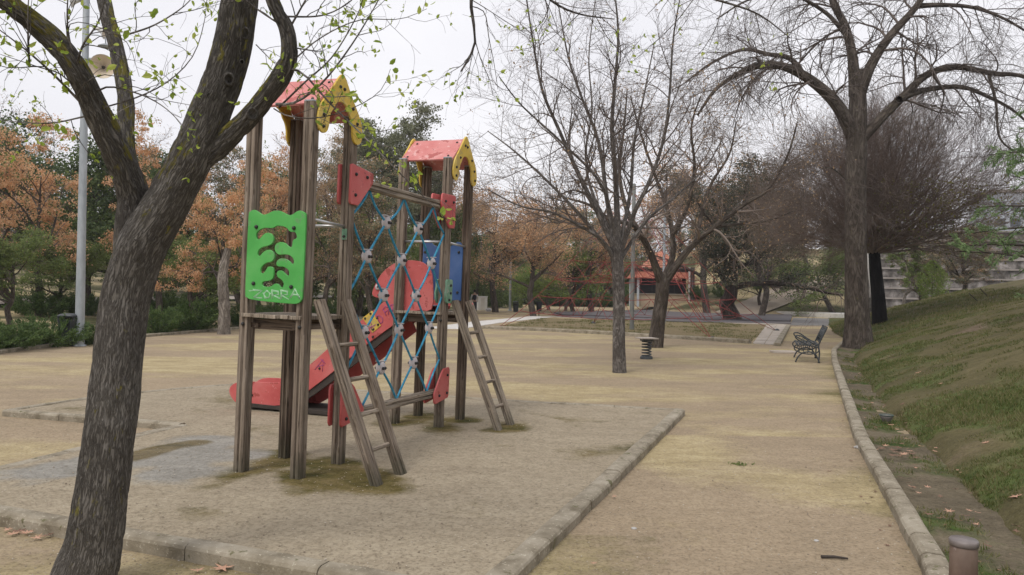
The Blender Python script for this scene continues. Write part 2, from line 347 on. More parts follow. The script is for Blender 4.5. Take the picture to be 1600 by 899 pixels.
class MB:
    def __init__(s): s.v = []; s.f = []; s.sm = []
    def add(s, vs, fs, sm=False):
        o = len(s.v); s.v += [tuple(v) for v in vs]; s.f += [tuple(i+o for i in f) for f in fs]; s.sm += [sm]*len(fs); return s
    def box(s, c, size, mtx=None):
        hx, hy, hz = size[0]/2, size[1]/2, size[2]/2
        vs = [Vector((sx*hx, sy*hy, sz*hz)) for sz in (-1, 1) for sy in (-1, 1) for sx in (-1, 1)]
        if mtx: vs = [mtx @ v for v in vs]
        vs = [v+Vector(c) for v in vs]
        return s.add(vs, [(0, 2, 3, 1), (4, 5, 7, 6), (0, 1, 5, 4), (2, 6, 7, 3), (0, 4, 6, 2), (1, 3, 7, 5)])
    def tube(s, pts, r, n=8, cap=True, sm=True):
        pts = [Vector(p) for p in pts]; rr = r if isinstance(r, (list, tuple)) else [r]*len(pts)
        vs = []; up = None
        for i, p in enumerate(pts):
            t = (pts[min(i+1, len(pts)-1)]-pts[max(i-1, 0)]).normalized()
            if up is None:
                up = Vector((0, 0, 1)) if abs(t.z) < .9 else Vector((1, 0, 0))
            a = t.cross(up).normalized(); b = a.cross(t).normalized(); up = b
            for k in range(n):
                an = 2*PI*k/n; vs.append(p + (a*math.cos(an)+b*math.sin(an))*rr[i])
        fs = [(i*n+k, i*n+(k+1) % n, (i+1)*n+(k+1) % n, (i+1)*n+k) for i in range(len(pts)-1) for k in range(n)]
        s.add(vs, fs, sm)
        if cap:
            o = len(s.v)-len(vs)
            s.f.append(tuple(o+k for k in reversed(range(n)))); s.sm.append(False)
            s.f.append(tuple(o+(len(pts)-1)*n+k for k in range(n))); s.sm.append(False)
        return s
    def lathe(s, prof, n=16, c=(0, 0, 0), mtx=None):
        vs = [Vector((r*math.cos(2*PI*k/n), r*math.sin(2*PI*k/n), z)) for r, z in prof for k in range(n)]
        if mtx: vs = [mtx @ v for v in vs]
        vs = [v+Vector(c) for v in vs]
        return s.add(vs, [(i*n+k, i*n+(k+1) % n, (i+1)*n+(k+1) % n, (i+1)*n+k) for i in range(len(prof)-1) for k in range(n)], True)
    def mesh(s, name):
        me = bpy.data.meshes.new(name); me.from_pydata(s.v, [], s.f)
        me.polygons.foreach_set('use_smooth', np.array(s.sm, dtype=bool)); me.update(); return me
    def build(s, name, m, parent=None, bevel=0):
        o = link(name, s.mesh(name), m, parent)
        if bevel:
            b = o.modifiers.new('b', 'BEVEL'); b.width = bevel; b.segments = 2; b.limit_method = 'ANGLE'
        return o
def catmull(pts, n=6, closed=True):
    P_ = [Vector(p) if len(p) == 3 else Vector((p[0], p[1], 0)) for p in pts]; out = []
    L = len(P_); rngi = range(L) if closed else range(L-1)
    for i in rngi:
        g = (lambda j: P_[j % L]) if closed else (lambda j: P_[min(max(j, 0), L-1)])
        a, b, c, d = g(i-1), g(i), g(i+1), g(i+2)
        for k in range(n):
            t = k/n
            out.append(.5*((2*b)+(c-a)*t+(2*a-5*b+4*c-d)*t*t+(3*b-a-3*c+d)*t**3))
    if not closed: out.append(P_[-1])
    return out
def plate(name, outline, th, m, parent, frame, holes=(), bevel=.003):
    """flat board: outline in 2-D, frame = (origin, axis a, axis b) in the parent's space"""
    cu = bpy.data.curves.new(name, 'CURVE'); cu.dimensions = '2D'; cu.fill_mode = 'BOTH'; cu.extrude = th/2-bevel; cu.bevel_depth = bevel; cu.bevel_resolution = 1; cu.offset = -bevel
    for loop in (outline, *holes):
        sp = cu.splines.new('POLY'); sp.points.add(len(loop)-1)
        for i, p in enumerate(loop): sp.points[i].co = (p[0], p[1], 0, 1)
        sp.use_cyclic_u = True
    tmp = bpy.data.objects.new('tmp', cu); COL.objects.link(tmp)
    dg = bpy.context.evaluated_depsgraph_get(); dg.update()
    me = bpy.data.meshes.new_from_object(tmp.evaluated_get(dg)); me.name = name
    bpy.data.objects.remove(tmp); bpy.data.curves.remove(cu)
    o_, a, b = Vector(frame[0]), Vector(frame[1]).normalized(), Vector(frame[2]).normalized(); c = a.cross(b)
    me.transform(Matrix(((a.x, b.x, c.x, o_.x), (a.y, b.y, c.y, o_.y), (a.z, b.z, c.z, o_.z), (0, 0, 0, 1))))
    return link(name, me, m, parent)
def area(name, pts, z, m, label=None, kind='structure', th=0):
    mb = MB(); n = len(pts)
    mb.add([(p[0], p[1], z) for p in pts], [tuple(range(n))])
    if th:
        mb.add([(p[0], p[1], z) for p in pts]+[(p[0], p[1], z-th) for p in pts], [(i, i+n, (i+1) % n+n, (i+1) % n) for i in range(n)])
    o = mb.build(name, m); return tag(o, kind=kind)
def resample(pts, step):
    pts = [Vector((p[0], p[1], 0)) for p in pts]; out = [pts[0]]; acc = 0
    for a, b in zip(pts, pts[1:]):
        L = (b-a).length; 
        d = step-acc
        while d <= L: out.append(a+(b-a)*d/L); d += step
        acc = L-(d-step)
    if (out[-1]-pts[-1]).length > .05: out.append(pts[-1])
    return out
def kerb(name, pts, w, h, L=1.0, z0=0.0, m='kerb', hfun=None):
    """row of separate round-edged kerb stones, slightly out of line"""
    ps = resample(pts, L); mb = MB(); r_ = random.Random(len(ps))
    for a, b in zip(ps, ps[1:]):
        t = (b-a).normalized(); nrm = Vector((-t.y, t.x, 0)); g = .004
        a = a+t*g; b = b-t*g; dz = r_.uniform(-.004, .004); dx = r_.uniform(-.004, .004)
        prof = [(-w/2, -.05), (-w/2, h*.72), (-w/2+.012, h*.9), (-w/2+.035, h), (w/2-.035, h), (w/2-.012, h*.9), (w/2, h*.72), (w/2, -.05)]
        k = len(prof); vs = []
        for j, e in enumerate((a, a+(b-a)*.33, a+(b-a)*.67, b)):
            zz = z0 + (hfun(e.x, e.y) if hfun else 0) + dz
            for q, (u, v) in enumerate(prof):
                wob = .006*mnoise.noise(Vector((e.x*3+q, e.y*3, v*9)))
                vs.append(e + nrm*(u+dx+wob) + Vector((0, 0, zz+v+wob)))
        fs = [(j*k+i, j*k+i+1, (j+1)*k+i+1, (j+1)*k+i) for j in range(3) for i in range(k-1)]
        mb.add(vs, fs, False)
        mb.f.append(tuple(len(mb.v)-4*k+i for i in range(k))); mb.sm.append(False)
        mb.f.append(tuple(len(mb.v)-k+i for i in reversed(range(k)))); mb.sm.append(False)
    return tag(mb.build(name, m), kind='structure')
# ================================================================== SETTING
XY = lambda px, py, z=0: (lambda p: (p.x, p.y))(G(px, py, z))
PADZ = .06
pad_px = [(1062, 641), (747, 934), (540, 897), (400, 873), (0, 802), (-160, 773), (-160, 772), (0, 731), (150, 696), (285, 664), (10, 642), (160, 619), (345, 601), (560, 610), (800, 627)]
pad_poly = [XY(x, y, PADZ) for x, y in pad_px]
def inside(x, y, poly):
    c = False; n = len(poly)
    for i in range(n):
        x1, y1 = poly[i]; x2, y2 = poly[(i+1) % n]
        if (y1 > y) != (y2 > y) and x < (x2-x1)*(y-y1)/(y2-y1)+x1: c = not c
    return c
def segdist(x, y, pts):
    best = 1e9
    for (x1, y1), (x2, y2) in zip(pts, pts[1:]):
        dx, dy = x2-x1, y2-y1; t = max(0, min(1, ((x-x1)*dx+(y-y1)*dy)/(dx*dx+dy*dy+1e-9)))
        best = min(best, math.hypot(x-x1-t*dx, y-y1-t*dy))
    return best
KERB_R = [XY(*p) for p in [(1466, 905), (1402, 790), (1345, 690), (1318, 610), (1304, 567), (1303, 550), (1318, 537)]]
KERB_R = [(.6, 0.5)] + KERB_R
nx, ny = 380, 380
xs = 3.2*np.sinh(np.linspace(-4.6, 4.6, nx)); ys = 5+5.2*np.sinh(np.linspace(-2.0, 4.6, ny))
vv = []; soil = []; moss = []; yel = []
for y in ys:
    lb = interp(y, LEFT); toe = interp(y, TOE)
    for x in xs:
        z = terr(x, y)
        if z > .02: z += .12*fbm(x*.3, y*.3)*min(1, z)
        vv.append((x, y, z if z > .001 else 0))
        s = 0
        if x < lb: s = 1 if not (3 < lb-x < 3.6) else .9
        if y > 100 or terr(x, y) > .25 and x > 0: s = 1
        if x > toe+.3: s = 1
        n = fbm(x*.35, y*.35, 9)
        soil.append(s); 
        mo = 0
        if y < 40 and x > lb:
            dk = segdist(x, y, KERB_R[1:]) if y < 30 and x > 0 else 9
            mo = max(0, 1-dk/.9)*.75*(.6+n) if x < toe else 0
            if y < 5.2 and x < 1: mo = max(mo, .38+.8*n)
        moss.append(mo)
        yel.append(max(0, min(1, .42+1.1*fbm(x*.22+7, y*.5, 2))) if (x < -1 or y > 9) else max(0, .2+.8*n))
q = [(j*nx+i, j*nx+i+1, (j+1)*nx+i+1, (j+1)*nx+i) for j in range(ny-1) for i in range(nx-1)]
me = mesh_np('ground', vv, q, True); attr_f(me, 'soil', soil); attr_f(me, 'moss', moss); attr_f(me, 'yellow', yel)
tag(link('ground', me, 'sand'), kind='structure')

# play area slab
pxs = [p[0] for p in pad_poly]; pys = [p[1] for p in pad_poly]
c_ = .055; gx = np.arange(min(pxs), max(pxs)+c_, c_); gy = np.arange(min(pys), max(pys)+c_, c_)
idx = {}; pv = []; pf = []; moss_shade = []; aw = []; ad = []
wet_c = [XY(60, 738, PADZ), XY(250, 715, PADZ), XY(330, 690, PADZ), XY(290, 735, PADZ)]
mud_seg = [XY(205, 715, PADZ), XY(255, 700, PADZ), XY(305, 692, PADZ)]
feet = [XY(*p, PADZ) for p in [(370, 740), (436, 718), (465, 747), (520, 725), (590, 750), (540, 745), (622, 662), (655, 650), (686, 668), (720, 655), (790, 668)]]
def pvert(i, j):
    if (i, j) in idx: return idx[i, j]
    x, y = gx[i], gy[j]; idx[i, j] = len(pv)
    pv.append((x, y, PADZ + .006*fbm(x*1.3, y*1.3)))
    n = fbm(x*1.1, y*1.1, 4)
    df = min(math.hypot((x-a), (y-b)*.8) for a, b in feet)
    moss_shade.append(max(0, 1.15-df/.38+n*.8) if df < .8 else max(0, .18+.5*n))  # moss, thickest round the feet where it doubles as painted contact shade
    dw = segdist(x, y, wet_c)
    aw.append(max(0, min(1, 1.45-dw/.42+.9*n)))
    dm = segdist(x, y, mud_seg)
    ad.append(max(0, min(1, 1.5-dm/.16+.7*n)))
    return idx[i, j]
for j in range(len(gy)-1):
    for i in range(len(gx)-1):
        if inside(gx[i]+c_/2, gy[j]+c_/2, pad_poly):
            pf.append((pvert(i, j), pvert(i+1, j), pvert(i+1, j+1), pvert(i, j+1)))
me = mesh_np('play_area_paving', pv, pf, True); attr_f(me, 'moss', moss_shade); attr_f(me, 'wet', aw); attr_f(me, 'mud', ad)
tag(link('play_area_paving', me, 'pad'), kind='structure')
kp = lambda l: [XY(x, y, PADZ) for x, y in l]
kerb('play_area_kerb', kp([(747, 934), (1062, 641)]), .16, .085, 1.0)
kerb('play_area_kerb', kp([(1062, 641), (800, 627), (560, 610), (345, 601), (160, 619), (10, 642)]), .13, .075, .9)
kerb('play_area_kerb', kp([(10, 642), (285, 664)]), .12, .085, .9)
kerb('play_area_kerb', kp([(285, 664), (150, 696), (0, 731), (-160, 772)]), .16, .07, .32)
kerb('play_area_kerb', kp([(-160, 773), (0, 802), (400, 873), (540, 897), (747, 934)]), .15, .10, .95)
kerb('path_kerb', KERB_R, .145, .10, .42)
kerb('garden_kerb', [(x, y) for y, x in [(a, b) for a, b in LEFT if 0 <= a <= 75]], .16, .09, 1.0)

# earth strip between the path kerb and the bank
rows = []
for y in np.arange(.5, 27, .08):
    kx = interp(y, [(b, a) for a, b in KERB_R]); tx = interp(y, TOE)
    rows.append([(kx+.04+(tx+.35-kx)*t, y, .045 + .03*fbm((kx+t)*2.5, y*2.5) + .012*fbm(t*14, y*9, 3) - .03*math.sin(PI*t)*(1 if t < .8 else 1) - .05*max(0, t-.75)) for t in np.linspace(0, 1, 17)])
vv = [p for r in rows for p in r]; m9 = 17
me = mesh_np('verge', vv, [(j*m9+i, j*m9+i+1, (j+1)*m9+i+1, (j+1)*m9+i) for j in range(len(rows)-1) for i in range(m9-1)], True)
attr_f(me, 'green', [max(0, .25+.9*fbm(p[0]*1.5, p[1]*1.2, 8)) for p in vv])
tag(link('verge', me, 'verge'), kind='structure')

# grassy bank
ds = np.concatenate([np.linspace(0, .3, 9), .3+np.cumsum(np.linspace(.06, .9, 55))])
by = np.concatenate([np.arange(-4, 14, .09), np.arange(14, 30, .18), np.arange(30, 62.5, .5)])
vv = []; ag = []; ad = []
track = [(p.x, p.y) for p in (S(1345, 575), S(1420, 550), S(1500, 522), S(1599, 492))]
for y in by:
    t = interp(y, TOE) + .10*fbm(y*1.1, 0, 2)
    for d in ds:
        x = t+d; z = bank(x, y); 
        if d == 0: z = -.03
        vv.append((x, y, z)); n = fbm(x*.6, y*.6, 11)
        dt = segdist(x, y, track)
        ad.append(max(0, min(1, 1.35-dt/.45+.5*n)) if y > 10 else max(0, .1+.6*fbm(x*.9, y*.9, 21)))
        ag.append(max(0, min(1, .55-.09*d+n*1.3)) if d > .05 else .1)
k = len(ds)
me = mesh_np('grass_bank', vv, [(j*k+i, j*k+i+1, (j+1)*k+i+1, (j+1)*k+i) for j in range(len(by)-1) for i in range(k-1)], True)
attr_f(me, 'green', ag); attr_f(me, 'dirt', ad)
tag(link('grass_bank', me, 'bank'), kind='structure')

# middle distance ground areas
area('lawn', [XY(*p) for p in [(762, 513), (960, 522), (1172, 534), (1212, 508), (1040, 502), (900, 499), (850, 497)]], .004, 'lawn')
kerb('lawn_kerb', [XY(*p) for p in [(755, 514), (860, 518), (960, 524), (1080, 531), (1172, 537)]], .22, .14, 1.1)
kerb('lawn_kerb', [XY(*p) for p in [(1214, 541), (1232, 510)]], .22, .10, 1.0)
def strip(name, pts, w, z, m, th=.0):
    ps = [Vector((*p, 0)) for p in pts]; L_, R_ = [], []
    for i, p in enumerate(ps):
        t = (ps[min(i+1, len(ps)-1)]-ps[max(i-1, 0)]).normalized(); n = Vector((-t.y, t.x, 0))
        L_.append(p+n*w/2); R_.append(p-n*w/2)
    return area(name, [(p.x, p.y) for p in L_+R_[::-1]], z, m, th=th)
strip('paved_path', [XY(*p) for p in [(690, 514), (760, 504), (850, 495)]], 1.6, .02, 'white_conc', .02)
strip('paved_path', [XY(*p) for p in [(850, 495), (1020, 500), (1120, 504), (1228, 508)]], 1.3, .026, 'slab', .03)
# two-slab crossing with joints
a0, a1, b0, b1 = [Vector(G(*p)) for p in [(1176, 538), (1213, 540), (1197, 509), (1230, 509)]]
mb = MB()
for i in range(9):
    for j in range(2):
        f = lambda u, w: (a0.lerp(a1, u)).lerp(b0.lerp(b1, u), w)
        u0, u1, w0, w1 = j/2+.012, (j+1)/2-.012, i/9+.006, (i+1)/9-.006
        mb.add([f(u0, w0)+Vector((0, 0, .035)), f(u1, w0)+Vector((0, 0, .035)), f(u1, w1)+Vector((0, 0, .035)), f(u0, w1)+Vector((0, 0, .035))], [(0, 1, 2, 3)])
        mb.add([f(u0, w0), f(u1, w0), f(u1, w0)+Vector((0, 0, .035)), f(u0, w0)+Vector((0, 0, .035))], [(0, 1, 2, 3)])
tag(mb.build('slab_path', 'slab'), kind='structure')
area('rubber_surface', [XY(*p) for p in [(865, 490), (1080, 484), (1238, 494), (1235, 504), (1060, 500), (878, 494)]], .12, 'mat', th=.14)
area('rubber_surface', [XY(*p) for p in [(862, 492), (878, 496), (1060, 503.5), (1236, 507), (1235, 503), (1060, 500), (878, 494), (865, 490)]], .05, 'mat', th=.06)
area('asphalt_path', [XY(*p) for p in [(1240, 497), (1345, 499), (1345, 510), (1234, 509)]], .012, 'asphalt')
area('concrete_terrace', [XY(*p) for p in [(1213, 493), (1345, 499), (1480, 503), (1560, 500), (1400, 486), (1215, 486)]], .34, 'white_conc', th=.36)
hp_ = [S(*p, 140) for p in ((1150, 492), (1185, 478), (1225, 462), (1262, 446), (1290, 436))]
hv = []
for p in hp_:
    for w in (-2.0, -.7, .7, 2.0): hv.append((p.x+w*.9, p.y-w*.3, terr(p.x+w*.9, p.y-w*.3)+.10))
me = mesh_np('hill_path', hv, [(4*i+j, 4*i+j+1, 4*i+j+5, 4*i+j+4) for i in range(4) for j in range(3)]); tag(link('hill_path', me, 'verge_pale'), kind='structure')
# far park path on the left slope
ribs = []
for i in range(40):
    y = 30+i*2.0; 
    for w in (-1.6, 1.6):
        x = interp(y, LEFT)-14-.1*i+w; ribs.append((x, y, terr(x, y)+.16))
me = mesh_np('park_path', ribs, [(2*i, 2*i+1, 2*i+3, 2*i+2) for i in range(39)]); tag(link('park_path', me, 'slab'), kind='structure')

# ================================================================== PLAY STRUCTURE
LEAN = R(1.15)
base = G(465, 747, PADZ)
PS = empty('climbing_frame', (0, 0, 0), 0, 'wooden twin-tower climbing frame with red roofs, blue rope net and red slide', 'climbing frame')
ang = math.atan2(.936, .352)
PS.matrix_world = Matrix.Translation((base.x, base.y, PADZ)) @ Matrix.Rotation(LEAN, 4, 'Y') @ Matrix.Rotation(ang, 4, 'Z')
W = .585
def post_prof(s=.05, g=.011):
    q = [(-s, -s+.014), (-s+.004, -s+.004), (-s+.014, -s), (-g, -s), (0, -s+.016), (g, -s), (s-.014, -s), (s-.004, -s+.004)]
    out = []
    for k in range(4):
        a = k*PI/2; out += [(x*math.cos(a)-y*math.sin(a), x*math.sin(a)+y*math.cos(a)) for x, y in q]
    return out
def beam(name, p0, p1, m, parent, s=.05, s2=None, roll=0, seg=10, prof=None):
    """timber whose own z axis runs along it"""
    p0, p1 = Vector(p0), Vector(p1); L = (p1-p0).length
    pr = prof or post_prof(s); s2 = s2 or s
    k = len(pr); vs = []
    sd = p0.x*7+p0.y*3
    for i in range(seg+1):
        z = L*i/seg
        for x, y in pr:
            w = 1+.05*mnoise.noise(Vector((x*20+sd, y*20, z*1.4)))
            vs.append((x*w+.003*mnoise.noise(Vector((z*1.1, sd, 3))), y*w*(s2/s)+.003*mnoise.noise(Vector((z*1.1, sd, 7))), z))
    fs = [(i*k+j, i*k+(j+1) % k, (i+1)*k+(j+1) % k, (i+1)*k+j) for i in range(seg) for j in range(k)]
    fs += [tuple(reversed(range(k))), tuple(seg*k+j for j in range(k))]
    mb = MB().add(vs, fs); o = mb.build(name, m, parent)
    o.matrix_local = Matrix.Translation(p0) @ (p1-p0).to_track_quat('Z', 'Y').to_matrix().to_4x4() @ Matrix.Rotation(roll, 4, 'Z')
    return o
BOLT = MB().lathe([(.017, 0), (.0165, .006), (.013, .013), (.007, .017), (.0005, .018)], 10).mesh('bolt')
BOLT.materials.append(M['bolt'])
def bolt(parent, p, d, s=1.0):
    o = bpy.data.objects.new('bolt', BOLT); COL.objects.link(o); o.parent = parent
    o.matrix_local = Matrix.Translation(Vector(p)) @ Vector(d).to_track_quat('Z', 'Y').to_matrix().to_4x4() @ Matrix.Scale(s, 4)
    return o
TOP = 3.17
posts = {}
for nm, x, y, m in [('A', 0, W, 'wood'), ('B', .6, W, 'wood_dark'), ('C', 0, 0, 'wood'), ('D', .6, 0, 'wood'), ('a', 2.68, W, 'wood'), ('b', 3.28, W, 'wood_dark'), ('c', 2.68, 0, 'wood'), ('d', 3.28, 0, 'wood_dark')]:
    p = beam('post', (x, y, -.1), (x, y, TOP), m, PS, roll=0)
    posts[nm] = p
    cap = MB().box((0, 0, TOP+.108), (.094, .094, .014)).build('post_cap', 'galv', p, .003)
def tower(x0, k):
    # deck
    dk = MB()
    for i in range(5):
        dk.box((x0+.3, .045+i*.124, 1.345+.002*((i*7+k) % 3)), (.74, .116, .032))
    dk = dk.build('deck', 'wood_grey', PS, .004)
    for xx in (x0+.052, x0+.548):
        beam('joist', (xx, .0, 1.275), (xx, W, 1.275), 'wood_dark', dk, prof=[(-.02, -.045), (.02, -.045), (.02, .045), (-.02, .045)])
    for yy in (.07, W-.07):
        beam('joist', (x0, yy, 1.265), (x0+.6, yy, 1.265), 'wood_dark', dk, prof=[(-.045, -.02), (.045, -.02), (.045, .02), (-.045, .02)])
    bolt(dk, (x0-.052, .0, 1.27), (-1, 0, 0)); bolt(dk, (x0-.052, W, 1.27), (-1, 0, 0))
    # roof boards
    rf = empty('roof', (0, 0, 0)); rf.parent = PS
    cxm = x0+.335; ridge = 3.455; ez = 3.155
    for sgn in (-1, 1):
        a = Vector((sgn*.345, 0, -(ridge-ez))).normalized()
        L = math.hypot(.345, ridge-ez)
        nrm = Vector((0, 1, 0)).cross(a) * (-sgn if sgn < 0 else 1)
        o = MB().box((L/2, 0, 0), (L, W+.10, .022)).build('roof_board', 'red_roof', rf, .003)
        X = a; Y = Vector((0, 1, 0)); Z = X.cross(Y)
        o.matrix_local = Matrix(((X.x, Y.x, Z.x, cxm), (X.y, Y.y, Z.y, W/2), (X.z, Y.z, Z.z, ridge), (0, 0, 0, 1)))
        zz = 1 if Z.z > 0 else -1
        for u in (.08, L-.07):
            for w in (-.27, .27): bolt(o, (u, w, zz*.011), (0, 0, zz), .8)
    # gables
    half = [(.05, -.035), (.115, -.115), (.20, -.215), (.29, -.315), (.335, -.40), (.345, -.48), (.325, -.545), (.27, -.575), (.215, -.555), (.185, -.50), (.178, -.43), (.155, -.37), (.115, -.325), (.095, -.29), (.055, -.262)]
    out = [(0, -.005)] + half + [(0, -.25)] + [(-x, z) for x, z in reversed(half)]
    out = [(p.x, p.y) for p in catmull(out, 4)]
    for yy, sg in ((-.064, -1), (W+.064, 1)):
        fr = ((cxm, yy, 3.50), (1, 0, 0), (0, 0, 1))
        g = plate('gable', out, .02, 'yellow', PS, fr)
        for u, w in [(.025, -.13), (-.04, -.125), (-.17, -.29), (-.27, -.42), (-.27, -.52), (.17, -.27), (.25, -.39), (.28, -.50)]:
            bolt(g, (cxm+u, yy+sg*.0105, 3.50+w), (0, sg, 0), .95)
tower(0, 1); tower(2.68, 2)

# ladders
def ladder(xc, wob):
    l = empty('ladder', (0, 0, 0)); l.parent = PS
    top = 1.50; foot = -.72
    for xx in (xc-.205, xc+.205):
        beam('ladder_rail', (xx, foot-.015, -.03), (xx, -.095, top), 'wood_grey' if wob else 'wood', l, s=.05, s2=.036, prof=post_prof(.05, .008), seg=8)
        bolt(l, (xx, -.130, top-.06), (0, -1, .3))
    for i in range(4):
        z = .27+i*.285; t = z/top; yy = foot+(-.095-foot)*t
        r = beam('rung', (xc-.25, yy, z), (xc+.25, yy, z), 'wood_grey', l, s=.02, prof=[(.02*math.cos(a), .02*math.sin(a)) for a in np.linspace(0, 2*PI, 11)[:-1]], seg=4)
ladder(.28, 0); ladder(3.0, 1)
# grab rails
for x0 in (0, 2.68):
    MB().tube([(x0+.02, -.0, 2.19), (x0+.58, 0, 2.17)], .014).build('grab_rail', 'steel', PS)
    MB().tube([(x0+.6, .03, 2.18), (x0+.6, W-.03, 2.18)] if x0 == 0 else [(x0, .03, 2.19), (x0, W-.03, 2.19)], .014).build('grab_rail', 'steel', PS)
    bolt(posts['D' if x0 == 0 else 'd'], (-.052, .0, 2.18+.1), (-1, 0, 0)); bolt(posts['D' if x0 == 0 else 'd'], (0, -.052, 2.08+.1), (0, -1, 0))
br = MB().box((.545, -.01, 2.10), (.012, .05, .10)).build('rail_bracket', 'green_old', PS, .002)
bolt(br, (.536, -.01, 2.08), (-1, 0, 0), .8)

# green panel with the cut-out tree
ZP = 1.475
def gp(x, y):                       # enlarged-photo coordinates -> board coordinates
    t = (y-50)/815
    xl = 82-37*t; xr = 578-30*t
    return ((x-xl)/(xr-xl)*.585-.0, .775*(1-t)+.0)
gout = [(46, 800), (60, 480), (80, 110), (95, 62), (130, 46), (165, 62), (205, 88), (245, 82), (290, 60), (335, 52), (380, 66), (430, 92), (465, 88), (500, 62), (530, 54), (560, 68), (578, 100), (572, 300), (562, 520), (550, 780), (540, 840), (505, 872), (440, 876), (250, 868), (100, 855), (62, 838)]
ghole = [(150, 300), (148, 262), (175, 228), (225, 208), (290, 210), (330, 190), (375, 192), (415, 208), (445, 240), (488, 245), (502, 292), (470, 315), (462, 360), (452, 380), (425, 365), (400, 342), (360, 334), (325, 350), (310, 385), (320, 425), (350, 446), (395, 442), (440, 450), (472, 480), (476, 515), (462, 528), (440, 505), (405, 482), (360, 480), (332, 500), (325, 535), (345, 552), (385, 552), (425, 575), (436, 612), (425, 632), (400, 612), (372, 588), (340, 590), (328, 615), (335, 645), (365, 665), (388, 695), (382, 728), (362, 735), (340, 708), (310, 706), (275, 730), (235, 735), (205, 730), (197, 705), (215, 688), (255, 682), (292, 660), (300, 625), (300, 575), (280, 555), (250, 558), (230, 590), (205, 618), (188, 612), (185, 580), (205, 545), (240, 520), (280, 510), (305, 480), (306, 440), (280, 410), (245, 405), (205, 430), (180, 460), (162, 455), (162, 420), (195, 385), (250, 368), (290, 345), (300, 300), (280, 262), (240, 252), (205, 275), (180, 305), (160, 312)]
o_ = [(p.x, p.y) for p in catmull([gp(*p) for p in gout], 4)]
h_ = [(p.x, p.y) for p in catmull([gp(*p) for p in ghole], 3)]
# board axis a runs from post A (left in the picture) to post C
PX = -.064
fr = ((PX, W-.03, ZP), (0, -1, 0), (0, 0, 1))
gpn = plate('green_panel', o_, .02, 'green', PS, fr, holes=[h_])
gw = lambda x, y, off=.0105: Vector((PX-off, W-.03-gp(x, y)[0], ZP+gp(x, y)[1]))
for x, y in [(152, 200), (480, 208), (124, 710), (456, 728)]: bolt(gpn, gw(x, y), (-1, 0, 0), 1.05)
def strokes(name, polys, m, parent, r, f):
    mb = MB()
    for pl in polys: mb.tube([f(*p) for p in pl], r, 5)
    return mb.build(name, m, parent)
rj = random.Random(3); scr = []
letters = {'Z': [(0, 0), (1, 0), (0, 1), (1, 1)], 'O': [(.5, 0), (0, .4), (.3, 1), (.8, .9), (1, .4), (.5, 0)], 'R': [(0, 1), (0, 0), (.8, .1), (.8, .45), (.1, .5), (1, 1)], 'A': [(0, 1), (.5, 0), (1, 1), (.8, .6), (.2, .6)]}
for li, (ch, x0, y0, w, h) in enumerate([('Z', 120, 768, 75, 68), ('O', 212, 772, 58, 62), ('R', 290, 765, 66, 72), ('R', 368, 762, 66, 76), ('A', 448, 745, 82, 80)]):
    for rep in range(8):
        scr.append([(x0+w*u+rj.uniform(-9, 9), y0+h*v+rj.uniform(-8, 8)) for u, v in letters[ch]])
scr.append([(80, 775), (120, 770)]); scr.append([(84, 782), (118, 775)])
strokes('chalk_writing', scr, 'chalk', gpn, .0019, lambda x, y: gw(x, y, .0102))

# blue panel on the far tower
bo = [(0, 0), (.55, 0), (.55, .66), (.52, .72), (.47, .73), (.42, .69), (.36, .66), (.28, .69), (.21, .66), (.14, .69), (.08, .75), (.03, .75), (0, .70)]
bp = plate('blue_panel', bo, .02, 'blue', PS, ((3.28-.062, W-.02, 1.50), (0, -1, 0), (0, 0, 1)))
for y_, z_ in ((.05, .1), (.05, .6), (.5, .1), (.5, .6)): bolt(bp, (3.28-.073, W-.02-y_, 1.5+z_), (-1, 0, 0))
for z_ in (1.62, 2.09): MB().box((3.255, W-.055, z_), (.10, .05, .03)).build('panel_bracket', 'dark_board', bp, .003)

# beams and rope net between the towers
for dy in (-.0,):
    beam('top_beam', (.655, 0, 2.60), (2.63, 0, 2.60), 'wood_grey', PS, s=.045, seg=8)
    beam('bottom_beam', (.655, 0, .43), (2.63, 0, .43), 'wood_grey', PS, s=.045, seg=8)
def mount(x0, z0, loop, m='red', bolts=()):
    """pair of boards clasping a post and a beam end"""
    for yy, s2 in ((-.063, -1), (.063, 1)):
        pl = plate('corner_board', loop, .022, m, PS, ((x0, yy, z0), (1, 0, 0), (0, 0, 1)), bevel=.006)
        for u, v in bolts: bolt(pl, (x0+u, yy+s2*.0115, z0+v), (0, s2, 0))
mount(.6, 2.385, [(-.08, .35), (-.08, .01), (-.06, -.01), (.05, -.01), (.07, 0), (.30, .22), (.31, .25), (.31, .31), (.29, .325), (-.05, .36)], bolts=[(0, .27), (.19, .27), (-.0, .08)])
mount(2.68, 2.365, [(.09, .36), (.095, .02), (.07, -.01), (-.05, -.02), (-.08, 0), (-.28, .22), (-.285, .25), (-.27, .35), (-.25, .365), (.06, .375)], bolts=[(0.02, .29), (-.19, .28), (.03, .09)])
mount(.6, .36, [(-.09, .02), (-.07, -.01), (.27, .04), (.30, .07), (.29, .12), (.12, .34), (.08, .37), (-.06, .37), (-.09, .34)], bolts=[(0, .30), (.19, .08), (-.01, .06)])
mount(2.68, .36, [(.10, .33), (.09, .02), (.07, -.0), (-.25, -.04), (-.28, -.02), (-.29, .08), (-.12, .30), (-.06, .35), (.07, .36)], bolts=[(.03, .27), (-.17, .05), (.03, .06)])
mount(2.68, 1.47, [(.09, .27), (.09, .02), (.07, 0), (-.05, 0), (-.08, .03), (-.10, .12), (-.07, .2), (-.08, .26), (-.05, .28), (.07, .28)], 'green_old', bolts=[(.03, .21), (.03, .12), (.0, .04)])
xk = [.612+.345*k for k in range(7)]; zr = [2.57, 2.28, 1.92, 1.55, 1.19, .82, .46]
